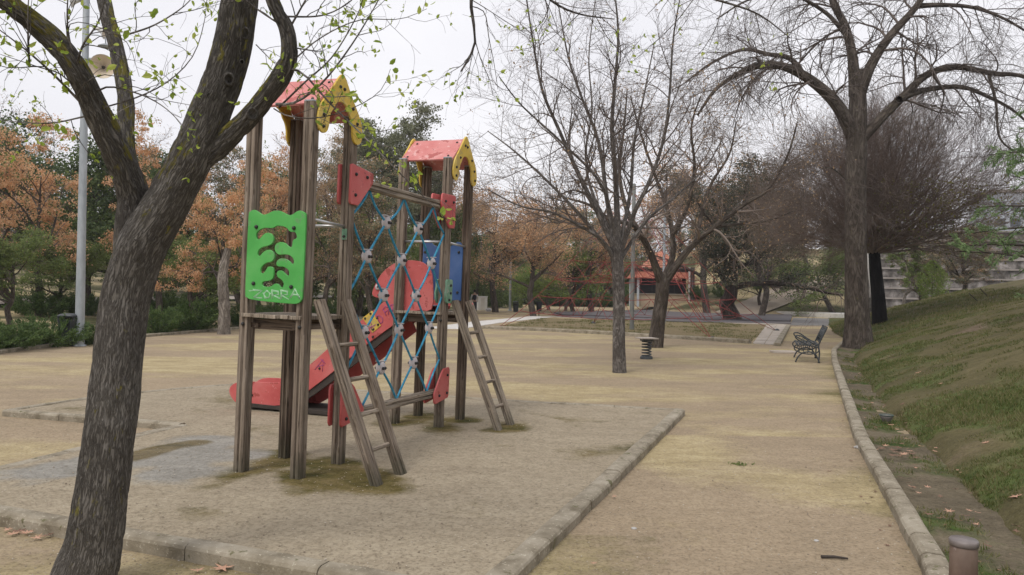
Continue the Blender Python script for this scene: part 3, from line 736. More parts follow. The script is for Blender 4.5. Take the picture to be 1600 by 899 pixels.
netp = empty('rope_net', (0, 0, 0)); netp.parent = PS
for i in range(6):
    for k in range(6):
        for s in (0, 1):
            # strands join nodes whose column + row are odd
            k0, k1 = (k, k+1) if s == 0 else (k+1, k)
            if (k0+i) % 2 == 0 or (k1+i+1) % 2 == 0: pass
            if (k0+i) % 2 == 1 and (k1+i+1) % 2 == 1:
                p0 = Vector((xk[k0], 0, zr[i])); p1 = Vector((xk[k1], 0, zr[i+1]))
                if k0 in (0, 6): p0.x = xk[k0]+(.04 if k0 == 0 else -.04)
                if k1 in (0, 6): p1.x = xk[k1]+(.04 if k1 == 0 else -.04)
                pts = []
                sag = rj.uniform(.006, .016); b_ = rj.uniform(-.012, .012)
                for t in np.linspace(0, 1, 9):
                    q = p0.lerp(p1, t); q.y = b_*math.sin(PI*t); q.z -= sag*math.sin(PI*t)
                    q.x += (.03 if p1.x > p0.x else -.03)*math.sin(PI*t)*(-1 if i in (0,) else .5)*(1 if i in (0, 5) else .3)
                    pts.append(q)
                MB().tube(pts, .0115, 8).build('net_rope', 'rope', netp)
CL = MB()
CL.lathe([(.0005, -.026), (.026, -.024), (.034, -.017), (.036, 0), (.034, .017), (.026, .024), (.0005, .026)], 14, mtx=Matrix.Scale(1.32, 4, (0, 0, 1)) @ Matrix.Scale(1.42, 4) @ Matrix.Rotation(PI/2, 4, 'X'))
CL.box((0, 0, .069), (.13, .04, .009)); CL_me = CL.mesh('rope_clamp'); CL_me.materials.append(M['clamp'])
for i in range(1, 6):
    for k in range(1, 6):
        if (k+i) % 2 == 1:
            o = bpy.data.objects.new('rope_clamp', CL_me); COL.objects.link(o); o.parent = netp
            o.matrix_local = Matrix.Translation((xk[k], 0, zr[i])) @ Matrix.Rotation(rj.uniform(-.12, .12), 4, 'Y') @ Matrix.Rotation(rj.uniform(-.3, .1), 4, 'Z')
            bb = MB()
            for u in (-.019, .019):
                for yy, s2 in ((-.045, -1), (.045, 1)):
                    bb.lathe([(.017, 0), (.015, .012), (.007, .020), (.0005, .021)], 8, (xk[k]+u, yy*.8, zr[i]), Matrix.Rotation(s2*-PI/2, 4, 'X'))
            bb.build('clamp_bolt', 'bolt', netp)

# slide
sl = empty('slide', (0, 0, 0)); sl.parent = PS
XN, XF = 2.74, 3.22
top_e = [(.17, 1.39), (.165, 1.70), (.20, 1.85), (.30, 1.94), (.42, 1.965), (.56, 1.96), (.70, 1.92), (.84, 1.82), (.93, 1.69), (.985, 1.56), (.95, 1.51), (.88, 1.50), (.80, 1.49), (.86, 1.42), (1.15, 1.19), (1.55, .87), (1.87, .60), (2.1, .44), (2.25, .37), (2.45, .345), (2.75, .335), (2.95, .315), (3.07, .25), (3.09, .17)]
bot_e = [(3.03, .08), (2.93, .035), (2.6, .03), (2.35, .055), (2.15, .10), (1.95, .22), (1.57, .50), (1.10, .87), (.70, 1.16), (.40, 1.36)]
near = [(y, z) for y, z in top_e+bot_e]
nearc = [(p.x, p.y) for p in catmull(near, 3)]
sp1 = plate('side_panel', nearc, .02, 'red', sl, ((XN-.012, 0, 0), (0, 1, 0), (0, 0, 1)))
sp2 = plate('side_panel', [(y, z-.0) for y, z in nearc], .02, 'red', sl, ((XF, 0, 0), (0, 1, 0), (0, 0, 1)))
for y, z in [(.24, 1.80), (.62, 1.30), (.95, 1.02), (1.7, .58), (2.2, .22), (2.72, .16), (.9, 1.25)]: bolt(sp1, (XN-.0225, y, z), (-1, 0, 0), .9)
# chute bed and stringers
bed = [(.15, 1.40), (.45, 1.38), (.8, 1.14), (1.15, .86), (1.55, .56), (1.9, .31), (2.15, .17), (2.4, .10), (2.8, .07), (3.03, .10)]
bedc = catmull([(0, y, z) for y, z in bed], 5, False)
mb = MB(); n_ = len(bedc)
mb.add([(XN, p.y, p.z+.03) for p in bedc]+[(XF-.01, p.y, p.z+.03) for p in bedc], [(i, i+1, n_+i+1, n_+i) for i in range(n_-1)], True)
mb.build('chute', 'steel', sl)
for x_, m_, d0, d1 in ((XN+.012, 'dark_board', -.02, -.115), (XF-.02, 'red', -.02, -.16)):
    pp = bedc[8:-8]
    lo = [(p.y+.02, p.z+d0) for p in pp]; hi = [(p.y-.05*(1 if p.z > .3 else p.z/.3), max(.02, p.z+d1)) for p in reversed(pp)]
    plate('stringer', lo+hi, .03, m_, sl, ((x_, 0, 0), (0, 1, 0), (0, 0, 1)), bevel=.002)
# yellow sticker + marker scrawl on the near side
PSi = PS.matrix_world.inverted()
def on_side(px, py, x):               # photo pixel -> the slide's near side board
    o = PSi @ Vector((0, 0, CAMZ)); d = PSi.to_3x3() @ ray(px, py); t = (x-o.x)/d.x; return o+d*t
zc = lambda u, v, x: on_side(540+u/6.42, 400+v/6.42, x)
cs = [zc(*p, XN-.026) for p in ((170, 625), (265, 550), (355, 700), (270, 772))]
ye = plate('yellow_patch', [(p.y, p.z) for p in cs], .006, 'yellow', sl, ((XN-.026, 0, 0), (0, 1, 0), (0, 0, 1)), bevel=.001)
for u, v in ((195, 628), (250, 580), (325, 690), (275, 740)):
    p = zc(u, v, XN-.0295); bolt(ye, p, (-1, 0, 0), .9)
st = [[(225, 690), (262, 740), (255, 700), (292, 735)], [(232, 728), (300, 690)], [(245, 660), (262, 690)],
      [(305, 610), (342, 680)], [(298, 612), (335, 596), (372, 625), (372, 665), (338, 682)],
      [(378, 540), (408, 600)], [(372, 545), (400, 505), (425, 520)], [(392, 570), (420, 545)],
      [(430, 590), (432, 530), (455, 492), (480, 488), (488, 520), (468, 560)], [(440, 560), (478, 535)], [(462, 500), (490, 560)]]
strokes('marker_writing', st, 'purple', sl, .0055, lambda u, v: zc(u, v, XN-.0235 if not (165 < u < 330 and v > 600) else XN-.0305))
st = [[(1105, 130), (1200, 10), (1190, 150)], [(1130, 95), (1215, 75)], [(1170, 10), (1225, 60)]]
strokes('marker_writing', st, 'purple', sl, .0045, lambda u, v: on_side(340+u/7.27, 560+v/7.27, XN-.0235))
wr = MB().lathe([(.014, -.004), (.036, -.004), (.036, .008), (.014, .008)], 16, (XN-.032, .90, 1.63), Matrix.Rotation(-PI/2, 4, 'Y')).build('washer', 'clamp', sl)
MB().box((XN+.24, 2.2, .03), (.56, 1.5, .05)).build('slide_base', 'dark_board', sl, .004)
bk = MB().lathe([(.0005, .018), (.018, .014), (.024, 0), (.024, -.01)], 12, (3.0+.205, -.135, 1.46), Matrix.Rotation(PI/2, 4, 'X')).build('red_cap', 'red', PS)
# ================================================================== TREE TOOLS
def nrmz(v): return v/np.maximum(np.linalg.norm(v, axis=-1, keepdims=True), 1e-9)
def resample_poly(pts, rad, n):
    """smooth curve through the given joints, n+1 samples"""
    cp = [Vector(p) for p in pts]; sm = catmull([(p.x, p.y, p.z) for p in cp], 10, False)
    a = np.array([tuple(p) for p in sm]); seg = np.linalg.norm(np.diff(a, axis=0), axis=1); cum = np.concatenate([[0], np.cumsum(seg)])
    key = cum[::10] if len(cum[::10]) == len(rad) else np.linspace(0, cum[-1], len(rad))
    t = np.linspace(0, cum[-1], n+1)
    return np.stack([np.interp(t, cum, a[:, i]) for i in range(3)], 1), np.interp(t, key, rad)
def spawn(pts, rad, k, L, ang, nseg, rng_, tmin=.25, tmax=1.0, wander=.12, trop=(0, 0, 0), rr=.55, rtip=.25, rmax=1e9, taper=.5, up=0.0, bias=None, rmin=.0):
    """pts (N,m,3) parents -> N*k children. ang in degrees from the parent's direction"""
    Np, m, _ = pts.shape
    par = np.repeat(np.arange(Np), k); Mn = len(par)
    t = tmin+(tmax-tmin)*((np.tile(np.arange(k), Np)+rng_.random(Mn))/k)
    f = t*(m-1); i0 = np.minimum(f.astype(int), m-2); fr = (f-i0)[:, None]
    p = pts[par, i0]*(1-fr)+pts[par, i0+1]*fr
    T = nrmz(pts[par, i0+1]-pts[par, i0]); r0 = rad[par, i0]*(1-fr[:, 0])+rad[par, i0+1]*fr[:, 0]
    q = rng_.normal(size=(Mn, 3))
    if bias is not None: q = q+np.array(bias)
    q = nrmz(q-(q*T).sum(1, keepdims=True)*T)
    a = np.radians(ang[0]+(ang[1]-ang[0])*rng_.random(Mn))[:, None]
    d = nrmz(T*np.cos(a)+q*np.sin(a)+np.array([0, 0, up]))
    Ls = L*(.55+.9*rng_.random(Mn))*(1-taper*t)
    out = np.zeros((Mn, nseg+1, 3)); out[:, 0] = p; cur = p.copy()
    tr = np.array(trop)
    w = rng_.normal(size=(Mn, 3))*wander
    for s in range(nseg):
        w = w*.6+rng_.normal(size=(Mn, 3))*wander
        d = nrmz(d+w+tr)
        cur = cur+d*(Ls/nseg)[:, None]; out[:, s+1] = cur
    rb = np.clip(r0*rr, rmin, rmax)
    rad2 = rb[:, None]*np.linspace(1, rtip, nseg+1)[None]
    return out, np.maximum(rad2, rmin*.6)
def tubes(pts, rad, s):
    Np, m, _ = pts.shape
    T = np.gradient(pts, axis=1); T = nrmz(T)
    ref = np.zeros((Np, 1, 3)); ch = nrmz(pts[:, -1]-pts[:, 0]); ax = np.argmin(np.abs(ch), axis=1); ref[np.arange(Np), 0, ax] = 1
    A = nrmz(np.cross(T, np.broadcast_to(ref, T.shape))); B = np.cross(A, T)
    th = np.arange(s)*2*PI/s
    ring = A[:, :, None]*np.cos(th)[None, None, :, None]+B[:, :, None]*np.sin(th)[None, None, :, None]
    v = pts[:, :, None]+ring*rad[:, :, None, None]
    base_ = (np.arange(Np)*m*s)[:, None, None]; i = (np.arange(m-1)*s)[None, :, None]; k = np.arange(s)[None, None]; k2 = (k+1) % s
    q = np.stack([base_+i+k, base_+i+k2, base_+i+s+k2, base_+i+s+k], -1).reshape(-1, 4)
    seg = np.concatenate([np.zeros((Np, 1)), np.cumsum(np.linalg.norm(np.diff(pts, axis=1), axis=2), axis=1)], 1)
    bc = np.stack([np.broadcast_to(np.cos(th)[None, None]*rad[:, :, None], (Np, m, s)), np.broadcast_to(np.sin(th)[None, None]*rad[:, :, None], (Np, m, s)), np.broadcast_to(seg[:, :, None], (Np, m, s))], -1)
    bc = bc+np.stack([rng.random(Np)*9]*3, 1)[:, None, None]
    return v.reshape(-1, 3), q, bc.reshape(-1, 3)
def tube_mesh(name, groups, smooth_=True):
    V, Q, Bc, o = [], [], [], 0
    for pts, rad, s in groups:
        v, q, b = tubes(pts, rad, s); V.append(v); Q.append(q+o); Bc.append(b); o += len(v)
    me = mesh_np(name, np.concatenate(V), np.concatenate(Q), smooth_); attr_v(me, 'barkco', np.concatenate(Bc)); return me
def leaf_quads(c, size, rng_, aspect=.6, d=None, flat=0.0):
    n = len(c); sz = size*(.6+.8*rng_.random(n))[:, None]
    d = nrmz(rng_.normal(size=(n, 3)) if d is None else d+rng_.normal(size=(n, 3))*.6)
    q = rng_.normal(size=(n, 3)); q[:, 2] *= (1-flat) if flat else 1
    w = nrmz(np.cross(d, q))
    v = np.stack([c-d*sz*.5, c+w*sz*.5*aspect, c+d*sz*.5, c-w*sz*.5*aspect], 1).reshape(-1, 3)
    return v, np.arange(n*4).reshape(-1, 4)
def near_leaves(c, size, rng_, d):
    """pointed oval leaves folded along the midrib"""
    n = len(c); sz = size*(.45+.85*rng_.random(n))[:, None]; d = nrmz(d+rng_.normal(size=(n, 3))*.75)
    w = nrmz(np.cross(d, rng_.normal(size=(n, 3)))); u = np.cross(w, d)
    P_ = lambda a, b, h: c+d*sz*a+w*sz*b+u*sz*h
    v = np.stack([P_(0, 0, 0), P_(.28, .27, .09), P_(.68, .24, .07), P_(1.05, 0, -.08), P_(.68, -.24, .07), P_(.28, -.27, .09), P_(.45, 0, 0)], 1).reshape(-1, 3)
    b = (np.arange(n)*7)[:, None]
    q = np.concatenate([b+np.array([0, 1, 2, 6]), b+np.array([6, 2, 3, 3])[None], b+np.array([0, 6, 4, 5]), b+np.array([6, 3, 4, 4])], 0)
    # triangles rather than degenerate quads
    t = np.concatenate([b+np.array(x)[None] for x in ([0, 1, 2], [0, 2, 6], [6, 2, 3], [0, 6, 4], [0, 4, 5], [6, 3, 4])], 0)
    return v, t
def limb(pix, rads, n=24, D0=None):
    """limb through photo pixels with its own distances: (px, py, D)"""
    return resample_poly([P(*p) for p in pix], rads, n)
def part(o, name): o.name = name; return o

# ------------------------------------------------------------------ foreground tree
def trunk_mesh(name, limbs, s=40, ridge=.009):
    """one mesh per limb set, bark ridges displaced as real relief"""
    V, Q, Bc, Mo, o = [], [], [], [], 0
    for pts, rad, seed in limbs:
        m = len(pts); T = nrmz(np.gradient(pts, axis=0))
        A = np.zeros((m, 3)); a = nrmz(np.cross(T[0], np.array([.3, 1, .2])))
        for i in range(m):
            a = nrmz(a-(a*T[i]).sum()*T[i]); A[i] = a
        B = np.cross(A, T); cum = np.concatenate([[0], np.cumsum(np.linalg.norm(np.diff(pts, axis=0), axis=1))])
        for i in range(m):
            for k in range(s):
                th = 2*PI*k/s; r = rad[i]; cxx, syy = math.cos(th)*r, math.sin(th)*r
                n1 = mnoise.noise(Vector((cxx*38+seed, syy*38, cum[i]*7)))
                n2 = mnoise.noise(Vector((cxx*6+seed, syy*6, cum[i]*2.2)))
                rr = r*(1+.09*n2) + ridge*(1-min(1, abs(n1)*5))*-.9 + ridge*.5*n1
                dvec = A[i]*math.cos(th)+B[i]*math.sin(th)
                V.append(pts[i]+dvec*rr); Bc.append((cxx+seed, syy, cum[i])); 
                Mo.append(max(0, dvec[2]*.6+.4)*(1 if pts[i][2] > 2.2 else .25)+.5*max(0, mnoise.noise(Vector((cxx*5, syy*5, cum[i]*2+seed)))))
        i = (np.arange(m-1)*s)[:, None]; k = np.arange(s)[None]; k2 = (k+1) % s
        Q.append(np.stack([o+i+k, o+i+k2, o+i+s+k2, o+i+s+k], -1).reshape(-1, 4)); o += m*s
    me = mesh_np(name, np.array(V), np.concatenate(Q), True); attr_v(me, 'barkco', Bc); attr_f(me, 'mossy', Mo); return me
FT = empty('mulberry_tree', G(128, 912), 0, 'large foreground tree with furrowed grey bark, thick mossy limbs and fresh green leaves', 'tree')
ftM = Matrix.Translation(-FT.location)
def ftlink(name, me, m, par=None):
    o = link(name, me, m, par or FT); 
    if par is None: o.matrix_local = ftM
    return o
main = limb([(122, 960, 4.2), (130, 905, 4.2), (146, 850, 4.2), (160, 760, 4.2), (173, 660, 4.2), (184, 560, 4.2), (196, 470, 4.2), (222, 385, 4.18), (262, 315, 4.15), (300, 245, 4.1), (332, 170, 4.08), (360, 90, 4.05), (374, 10, 4.0), (378, -70, 3.95), (365, -170, 3.9)],
            [.205, .172, .152, .140, .134, .125, .122, .128, .118, .116, .108, .102, .096, .09, .075], 210)
leftstem = limb([(192, 500, 4.24), (204, 410, 4.24), (206, 350, 4.22), (208, 305, 4.2), (190, 255, 4.1), (166, 205, 4.0), (143, 155, 3.9), (118, 105, 3.8), (80, 60, 3.75), (22, 12, 3.65), (-50, -40, 3.55), (-160, -90, 3.4)],
            [.07, .088, .085, .083, .074, .068, .062, .058, .060, .050, .042, .03], 120)
upst = limb([(210, 320, 4.22), (206, 285, 4.26), (197, 225, 4.32), (196, 155, 4.4), (184, 85, 4.48), (164, 10, 4.55), (148, -70, 4.6), (150, -160, 4.7)],
            [.052, .052, .047, .045, .042, .040, .036, .03], 80)
rightst = limb([(308, 255, 4.1), (338, 232, 4.1), (376, 196, 4.05), (412, 156, 4.0), (440, 118, 3.95), (452, 85, 3.92), (447, 45, 3.9), (428, 5, 3.85), (412, -50, 3.8), (420, -120, 3.7)],
            [.06, .062, .054, .051, .050, .044, .040, .036, .032, .025], 90)
ftlink('trunk', trunk_mesh('trunk', [(*main, 1.0), (*leftstem, 5.0), (*upst, 9.0), (*rightst, 13.0)], 56), 'bark_fg')
# pruning scars
def knot(px, py, D, r, tgt):
    c = P(px, py, D); d = (Vector((0, 0, 1.66))-c).normalized()
    q = MB().lathe([(r*1.25, -.02), (r*1.15, .006), (r*.95, .014), (r*.72, .006), (r*.55, -.014), (.0005, -.022)], 18, mtx=(Matrix.Rotation(0, 4, 'Z') @ d.to_track_quat('Z', 'Y').to_matrix().to_4x4() @ Matrix.Scale(1.25, 4, (0, 1, 0))))
    me = q.mesh('knot'); attr_v(me, 'barkco', [tuple(v.co*1.4) for v in me.vertices]); me.transform(Matrix.Translation(c)); ftlink('knot', me, 'bark_fg')
for kx_, ky_, kd, kr in [(383, 52, 3.97, .022), (358, 124, 3.97, .024), (327, 150, 3.98, .012), (395, 178, 3.975, .024), (378, 97, 3.955, .010)]: knot(kx_, ky_, kd, kr, 0)
# leafy shoots given joint by joint, then finer twigs grown from them
SH = [
 ([(140, 175, 3.9), (85, 118, 3.75), (40, 78, 3.65), (-10, 40, 3.55)], .0075),
 ([(143, 170, 3.9), (100, 120, 3.8), (60, 105, 3.7), (0, 85, 3.6)], .005),
 ([(133, 182, 3.95), (85, 192, 3.9), (40, 192, 3.85), (-10, 186, 3.8)], .0048),
 ([(153, 142, 3.85), (175, 136, 3.85), (225, 150, 3.8), (262, 172, 3.75), (292, 204, 3.7)], .0055),
 ([(163, 168, 3.9), (215, 152, 3.85), (262, 128, 3.8), (300, 90, 3.75), (318, 40, 3.7), (324, -10, 3.7)], .0045),
 ([(193, 56, 4.4), (240, 40, 4.3), (285, 12, 4.25), (310, -15, 4.2)], .006),
 ([(128, 128, 3.8), (112, 80, 3.75), (105, 30, 3.7), (108, -30, 3.7)], .0075),
 ([(118, 108, 3.78), (130, 70, 3.7), (156, 30, 3.65), (165, -20, 3.6)], .0065),
 ([(46, 105, 3.7), (44, 60, 3.65), (44, 10, 3.6), (47, -20, 3.6)], .006),
 ([(432, 163, 3.97), (462, 160, 3.9), (505, 128, 3.85), (555, 62, 3.8), (600, -15, 3.75)], .0085),
 ([(436, 168, 3.97), (475, 130, 3.88), (520, 88, 3.85), (560, 20, 3.8), (570, -20, 3.8)], .006),
 ([(452, 108, 3.93), (475, 116, 3.85), (512, 158, 3.8), (560, 205, 3.75), (612, 258, 3.7), (652, 298, 3.68), (700, 345, 3.66)], .0062),
 ([(428, 170, 3.98), (452, 182, 3.9), (500, 184, 3.85), (560, 165, 3.8), (596, 140, 3.78), (610, 108, 3.76)], .004),
 ([(445, 26, 3.9), (500, 25, 3.85), (540, 8, 3.8), (570, -20, 3.8)], .0055),
 ([(455, 98, 3.93), (500, 60, 3.85), (560, 32, 3.8), (625, 30, 3.78), (667, 14, 3.76)], .0042),
 ([(462, 75, 3.92), (490, 80, 3.9), (503, 81, 3.9)], .004),
 ([(440, 40, 3.9), (395, 10, 3.85), (360, -20, 3.8)], .005),
 ([(455, 40, 3.9), (480, -5, 3.85), (490, -30, 3.8)], .006),
 ([(400, 70, 3.95), (430, 100, 3.9), (438, 104, 3.9)], .003),
]
shoots = []; 
for pix, r in SH:
    p_, r_ = resample_poly([P(*q) for q in pix], [r*(1-.72*i/(len(pix)-1)) for i in range(len(pix))], 14); shoots.append((p_, r_))
sp_ = np.array([a for a, b in shoots]); sr_ = np.array([b for a, b in shoots])
r1 = np.random.default_rng(11)
t1, tr1 = spawn(sp_, sr_, 7, .30, (30, 65), 6, r1, .15, 1, .16, (0, 0, -.02), .6, .4, rmin=.0012, taper=.2)
t2, tr2 = spawn(t1, tr1, 2, .14, (30, 60), 4, r1, .3, 1, .16, (0, 0, -.02), .7, .5, rmin=.001, taper=.2)
# limbs that leave the frame overhead, and the boughs that hang back into it
OV = [
 ([(378, -70, 3.95), (470, -170, 4.1), (620, -190, 4.4), (760, -150, 4.8), (860, -90, 5.1), (960, -60, 5.3)], .05),
 ([(412, -50, 3.8), (540, -110, 4.0), (660, -120, 4.2), (730, -60, 4.4), (736, 10, 4.45), (742, 70, 4.5), (720, 112, 4.5)], .02),
 ([(760, -150, 4.8), (800, -60, 4.9), (860, 0, 5.0), (905, 22, 5.1), (960, 30, 5.2)], .014),
 ([(860, -90, 5.1), (980, -60, 5.4), (1090, -10, 5.7), (1180, 20, 5.9), (1235, 60, 6.0)], .016),
]
ov = []
for pix, r in OV:
    p_, r_ = resample_poly([P(*q) for q in pix], [r*(1-.75*i/(len(pix)-1)) for i in range(len(pix))], 20); ov.append((p_, r_))
op, orr = np.array([a for a, b in ov]), np.array([b for a, b in ov])
HG = [
 ([(736, 10, 4.45), (757, 20, 4.45), (764, 60, 4.45), (772, 100, 4.45), (778, 140, 4.45)], .0035),
 ([(742, 62, 4.5), (752, 95, 4.5), (765, 125, 4.5), (770, 150, 4.5)], .003),
 ([(738, 80, 4.5), (724, 100, 4.5), (706, 112, 4.5), (690, 122, 4.5)], .003),
 ([(741, 72, 4.5), (733, 110, 4.5), (728, 130, 4.5)], .0026),
 ([(737, 0, 4.45), (760, 14, 4.5), (800, 40, 4.55), (835, 60, 4.6)], .003),
 ([(905, 22, 5.1), (880, 45, 5.1), (845, 70, 5.1), (810, 78, 5.1)], .003),
 ([(860, 0, 5.0), (850, 30, 5.0), (830, 52, 5.0), (826, 62, 5.0)], .003),
 ([(930, 24, 5.1), (950, 60, 5.1), (975, 85, 5.1), (985, 105, 5.1)], .003),
 ([(1090, -10, 5.7), (1060, 30, 5.6), (1030, 60, 5.6), (990, 95, 5.5)], .004),
 ([(1130, 0, 5.8), (1120, 40, 5.8), (1100, 75, 5.8), (1080, 95, 5.8)], .004),
 ([(1180, 20, 5.9), (1190, 60, 5.9), (1200, 95, 5.9), (1210, 125, 5.9)], .004),
]
hg = [resample_poly([P(*q) for q in pix], [r*(1-.6*i/(len(pix)-1)) for i in range(len(pix))], 14) for pix, r in HG]
hp, hr = np.array([a for a, b in hg]), np.array([b for a, b in hg])
t3, tr3 = spawn(hp, hr, 7, .22, (25, 60), 6, r1, .1, 1, .15, (0, 0, -.10), .7, .5, rmin=.0011, taper=.2)
t4, tr4 = spawn(op[2:], orr[2:], 10, .45, (35, 80), 7, r1, .3, 1, .15, (0, 0, -.08), .4, .4, rmin=.0014, rmax=.004)
tw = tube_mesh('branches', [(sp_, sr_, 8), (t1, tr1, 4), (t2, tr2, 3), (op, orr, 10), (hp, hr, 6), (t3, tr3, 3), (t4, tr4, 4)])
ftlink('branches', tw, 'bark_grey')
def leaf_sites(tws, n, rng_, tmin=.4):
    C, Dd = [], []
    for t, k in tws:
        Np, m, _ = t.shape; par = np.repeat(np.arange(Np), k); f = (tmin+(1-tmin)*rng_.random(len(par)))*(m-1); i0 = np.minimum(f.astype(int), m-2); fr = (f-i0)[:, None]
        C.append(t[par, i0]*(1-fr)+t[par, i0+1]*fr); Dd.append(nrmz(t[par, i0+1]-t[par, i0]))
    return np.concatenate(C), np.concatenate(Dd)
c1, d1 = leaf_sites([(t2, 2), (t1, 3), (t3, 3), (t4, 2)], 0, r1, .45)
keep = r1.random(len(c1)) < .5; c1, d1 = np.repeat(c1[keep], 2, 0), np.repeat(d1[keep], 2, 0)
v_, f_ = near_leaves(c1, .027, r1, d1)
# fuller tufts at the ends of the shoots
ends = np.concatenate([sp_[:, -1], sp_[11:12, 8], sp_[11:12, 9], sp_[11:12, 10], sp_[11:12, 11], sp_[11:12, 7], sp_[0:3, 7], sp_[0:3, 4], sp_[0:3, 10], t2[::7, -1]]); ce = np.repeat(ends, 5, 0)+r1.normal(size=(len(ends)*5, 3))*.022
ve, fe = near_leaves(ce, .042, r1, r1.normal(size=(len(ce), 3)))
ftlink('leaves', mesh_np('leaves', np.concatenate([v_, ve]), np.concatenate([f_, fe+len(v_)]), False), 'leaf_fresh')

# ------------------------------------------------------------------ bare trees of the middle distance
def bare_tree(name, base_p, limbs_px, levels, barkm, twigm, label, seed, sides=(14, 7, 4, 3, 3), leaves=None, nmain=22, cat='tree', flare=1.25):
    t = empty(name, base_p, 0, label, cat); mt = Matrix.Translation(-Vector(base_p)); rs = np.random.default_rng(seed)
    L0 = [(resample_poly([P(*q[:3]) for q in l], [q[3] for q in l], nmain)) for l in limbs_px]
    me = tube_mesh('trunk', [(np.array([a]), np.array([b]), sides[0]) for a, b in L0]); attr_f(me, 'mossy', rs.random(len(me.vertices))*.3)
    o = link('trunk', me, barkm, t); o.matrix_local = mt
    cur = (np.array([a for a, b in L0[1:]] if len(L0) > 1 else [L0[0][0]]), np.array([b for a, b in L0[1:]] if len(L0) > 1 else [L0[0][1]]))
    gs = []
    for i, lv in enumerate(levels):
        cur = spawn(cur[0], cur[1], rng_=rs, **lv); gs.append((cur[0], cur[1], sides[min(i+1, len(sides)-1)]))
    o = link('branches', tube_mesh('branches', gs), twigm, t); o.matrix_local = mt
    if leaves:
        for lm, n, sz, spread in leaves:
            src = gs[-1][0]; idx_ = rs.integers(0, len(src), n); c = src[idx_, rs.integers(1, src.shape[1], n)]+rs.normal(size=(n, 3))*spread
            v, q = leaf_quads(c, sz, rs); o = link('leaves', mesh_np('leaves', v, q), lm, t); o.matrix_local = mt
    return t
D = 15.95
def zz(l, r0, r1, y0=0, y1=0, D0=D):
    n = len(l); return [(x, y, D0+y0+(y1-y0)*i/(n-1), r0+(r1-r0)*(i/(n-1))**.8) for i, (x, y) in enumerate(l)]
bare_tree('bare_tree', G(968, 583), [
    [(968, 600, D, .165), (968, 583, D, .150), (967, 540, D, .133), (967, 480, D, .125), (966, 430, D, .128), (962, 385, D, .13), (960, 340, D, .06)],
    zz([(963, 395), (935, 335), (902, 268), (872, 200), (847, 140), (832, 60), (820, -20)], .065, .012, 0, -1.2),
    zz([(962, 385), (948, 310), (936, 225), (908, 150), (888, 90), (872, 5)], .06, .012, 0, .8),
    zz([(966, 390), (962, 280), (956, 200), (961, 130), (966, 50), (958, -30)], .07, .014, 0, -.3),
    zz([(968, 400), (992, 330), (1012, 290), (1036, 222), (1046, 150), (1052, 60), (1064, -10)], .058, .012, 0, -1.0),
    zz([(963, 412), (940, 375), (904, 352), (862, 332), (812, 322), (762, 296)], .052, .010, 0, -1.3),
    zz([(960, 402), (905, 335), (852, 280), (802, 235), (762, 205)], .05, .010, 0, .6),
    zz([(968, 385), (985, 300), (991, 222), (1006, 150), (1022, 70)], .05, .012, 0, 1.2),
    zz([(970, 405), (1010, 345), (1058, 305), (1102, 262), (1130, 215)], .045, .010, 0, 1.0),
    zz([(964, 380), (925, 300), (915, 240), (925, 170), (920, 90), (930, 0)], .04, .010, 0, 1.8),
    zz([(964, 380), (940, 290), (880, 225), (815, 165), (780, 120)], .04, .009, 0, -1.8),
    ], [dict(k=14, L=1.55, ang=(25, 60), nseg=8, tmin=.2, wander=.09, trop=(0, 0, .03), rr=.5, rtip=.25, rmin=.004),
        dict(k=8, L=.85, ang=(25, 60), nseg=6, tmin=.15, wander=.10, trop=(0, 0, .02), rr=.55, rtip=.4, rmin=.0028),
        dict(k=5, L=.42, ang=(25, 60), nseg=4, tmin=.15, wander=.10, trop=(0, 0, .01), rr=.7, rtip=.5, rmin=.0020)],
    'bark_grey', 'twig', 'bare whitish-trunked tree with a wide fan of twigs, alone on the sand', 21,
    leaves=[('leaf_rust', 500, .05, .04)])
D = 23.7
bare_tree('bare_tree', G(1024, 543), [
    [(1024, 560, D, .28), (1024, 543, D, .25), (1029, 500, D, .215), (1034, 465, D, .21), (1036, 438, D, .22), (1037, 425, D, .12)],
    zz([(1034, 445), (1020, 405), (1003, 370), (984, 350), (955, 344), (920, 320), (885, 310)], .14, .025, 0, -2, D),
    zz([(1003, 372), (980, 330), (968, 270), (975, 200), (980, 140)], .10, .02, -.6, 1, D),
    zz([(1036, 440), (1050, 405), (1051, 370), (1042, 325), (1022, 270), (1003, 215), (985, 150)], .12, .02, 0, 1.5, D),
    zz([(1040, 440), (1066, 402), (1088, 378), (1120, 352), (1165, 318), (1200, 296), (1230, 245), (1246, 190)], .135, .02, 0, -1.5, D),
    zz([(1088, 380), (1095, 340), (1110, 290), (1140, 240), (1150, 190)], .08, .02, -.4, 1, D),
    zz([(1120, 354), (1160, 350), (1200, 345), (1240, 330)], .06, .015, -.6, 1, D),
    zz([(1051, 370), (1075, 320), (1085, 260), (1080, 200), (1095, 150)], .08, .02, .2, -1.5, D),
    ], [dict(k=12, L=2.0, ang=(30, 65), nseg=8, tmin=.25, wander=.12, trop=(0, 0, .02), rr=.5, rtip=.25, rmin=.006),
        dict(k=8, L=1.1, ang=(25, 65), nseg=6, tmin=.15, wander=.13, trop=(0, 0, 0), rr=.55, rtip=.4, rmin=.004),
        dict(k=5, L=.55, ang=(25, 65), nseg=4, tmin=.15, wander=.13, rr=.7, rtip=.5, rmin=.0032)],
    'bark_brown', 'twig_brown', 'crooked bare tree forking low into mossy limbs, in front of the red tiled kiosk', 22,
    leaves=[('leaf_rust', 2600, .07, .07)])
D = 24.7
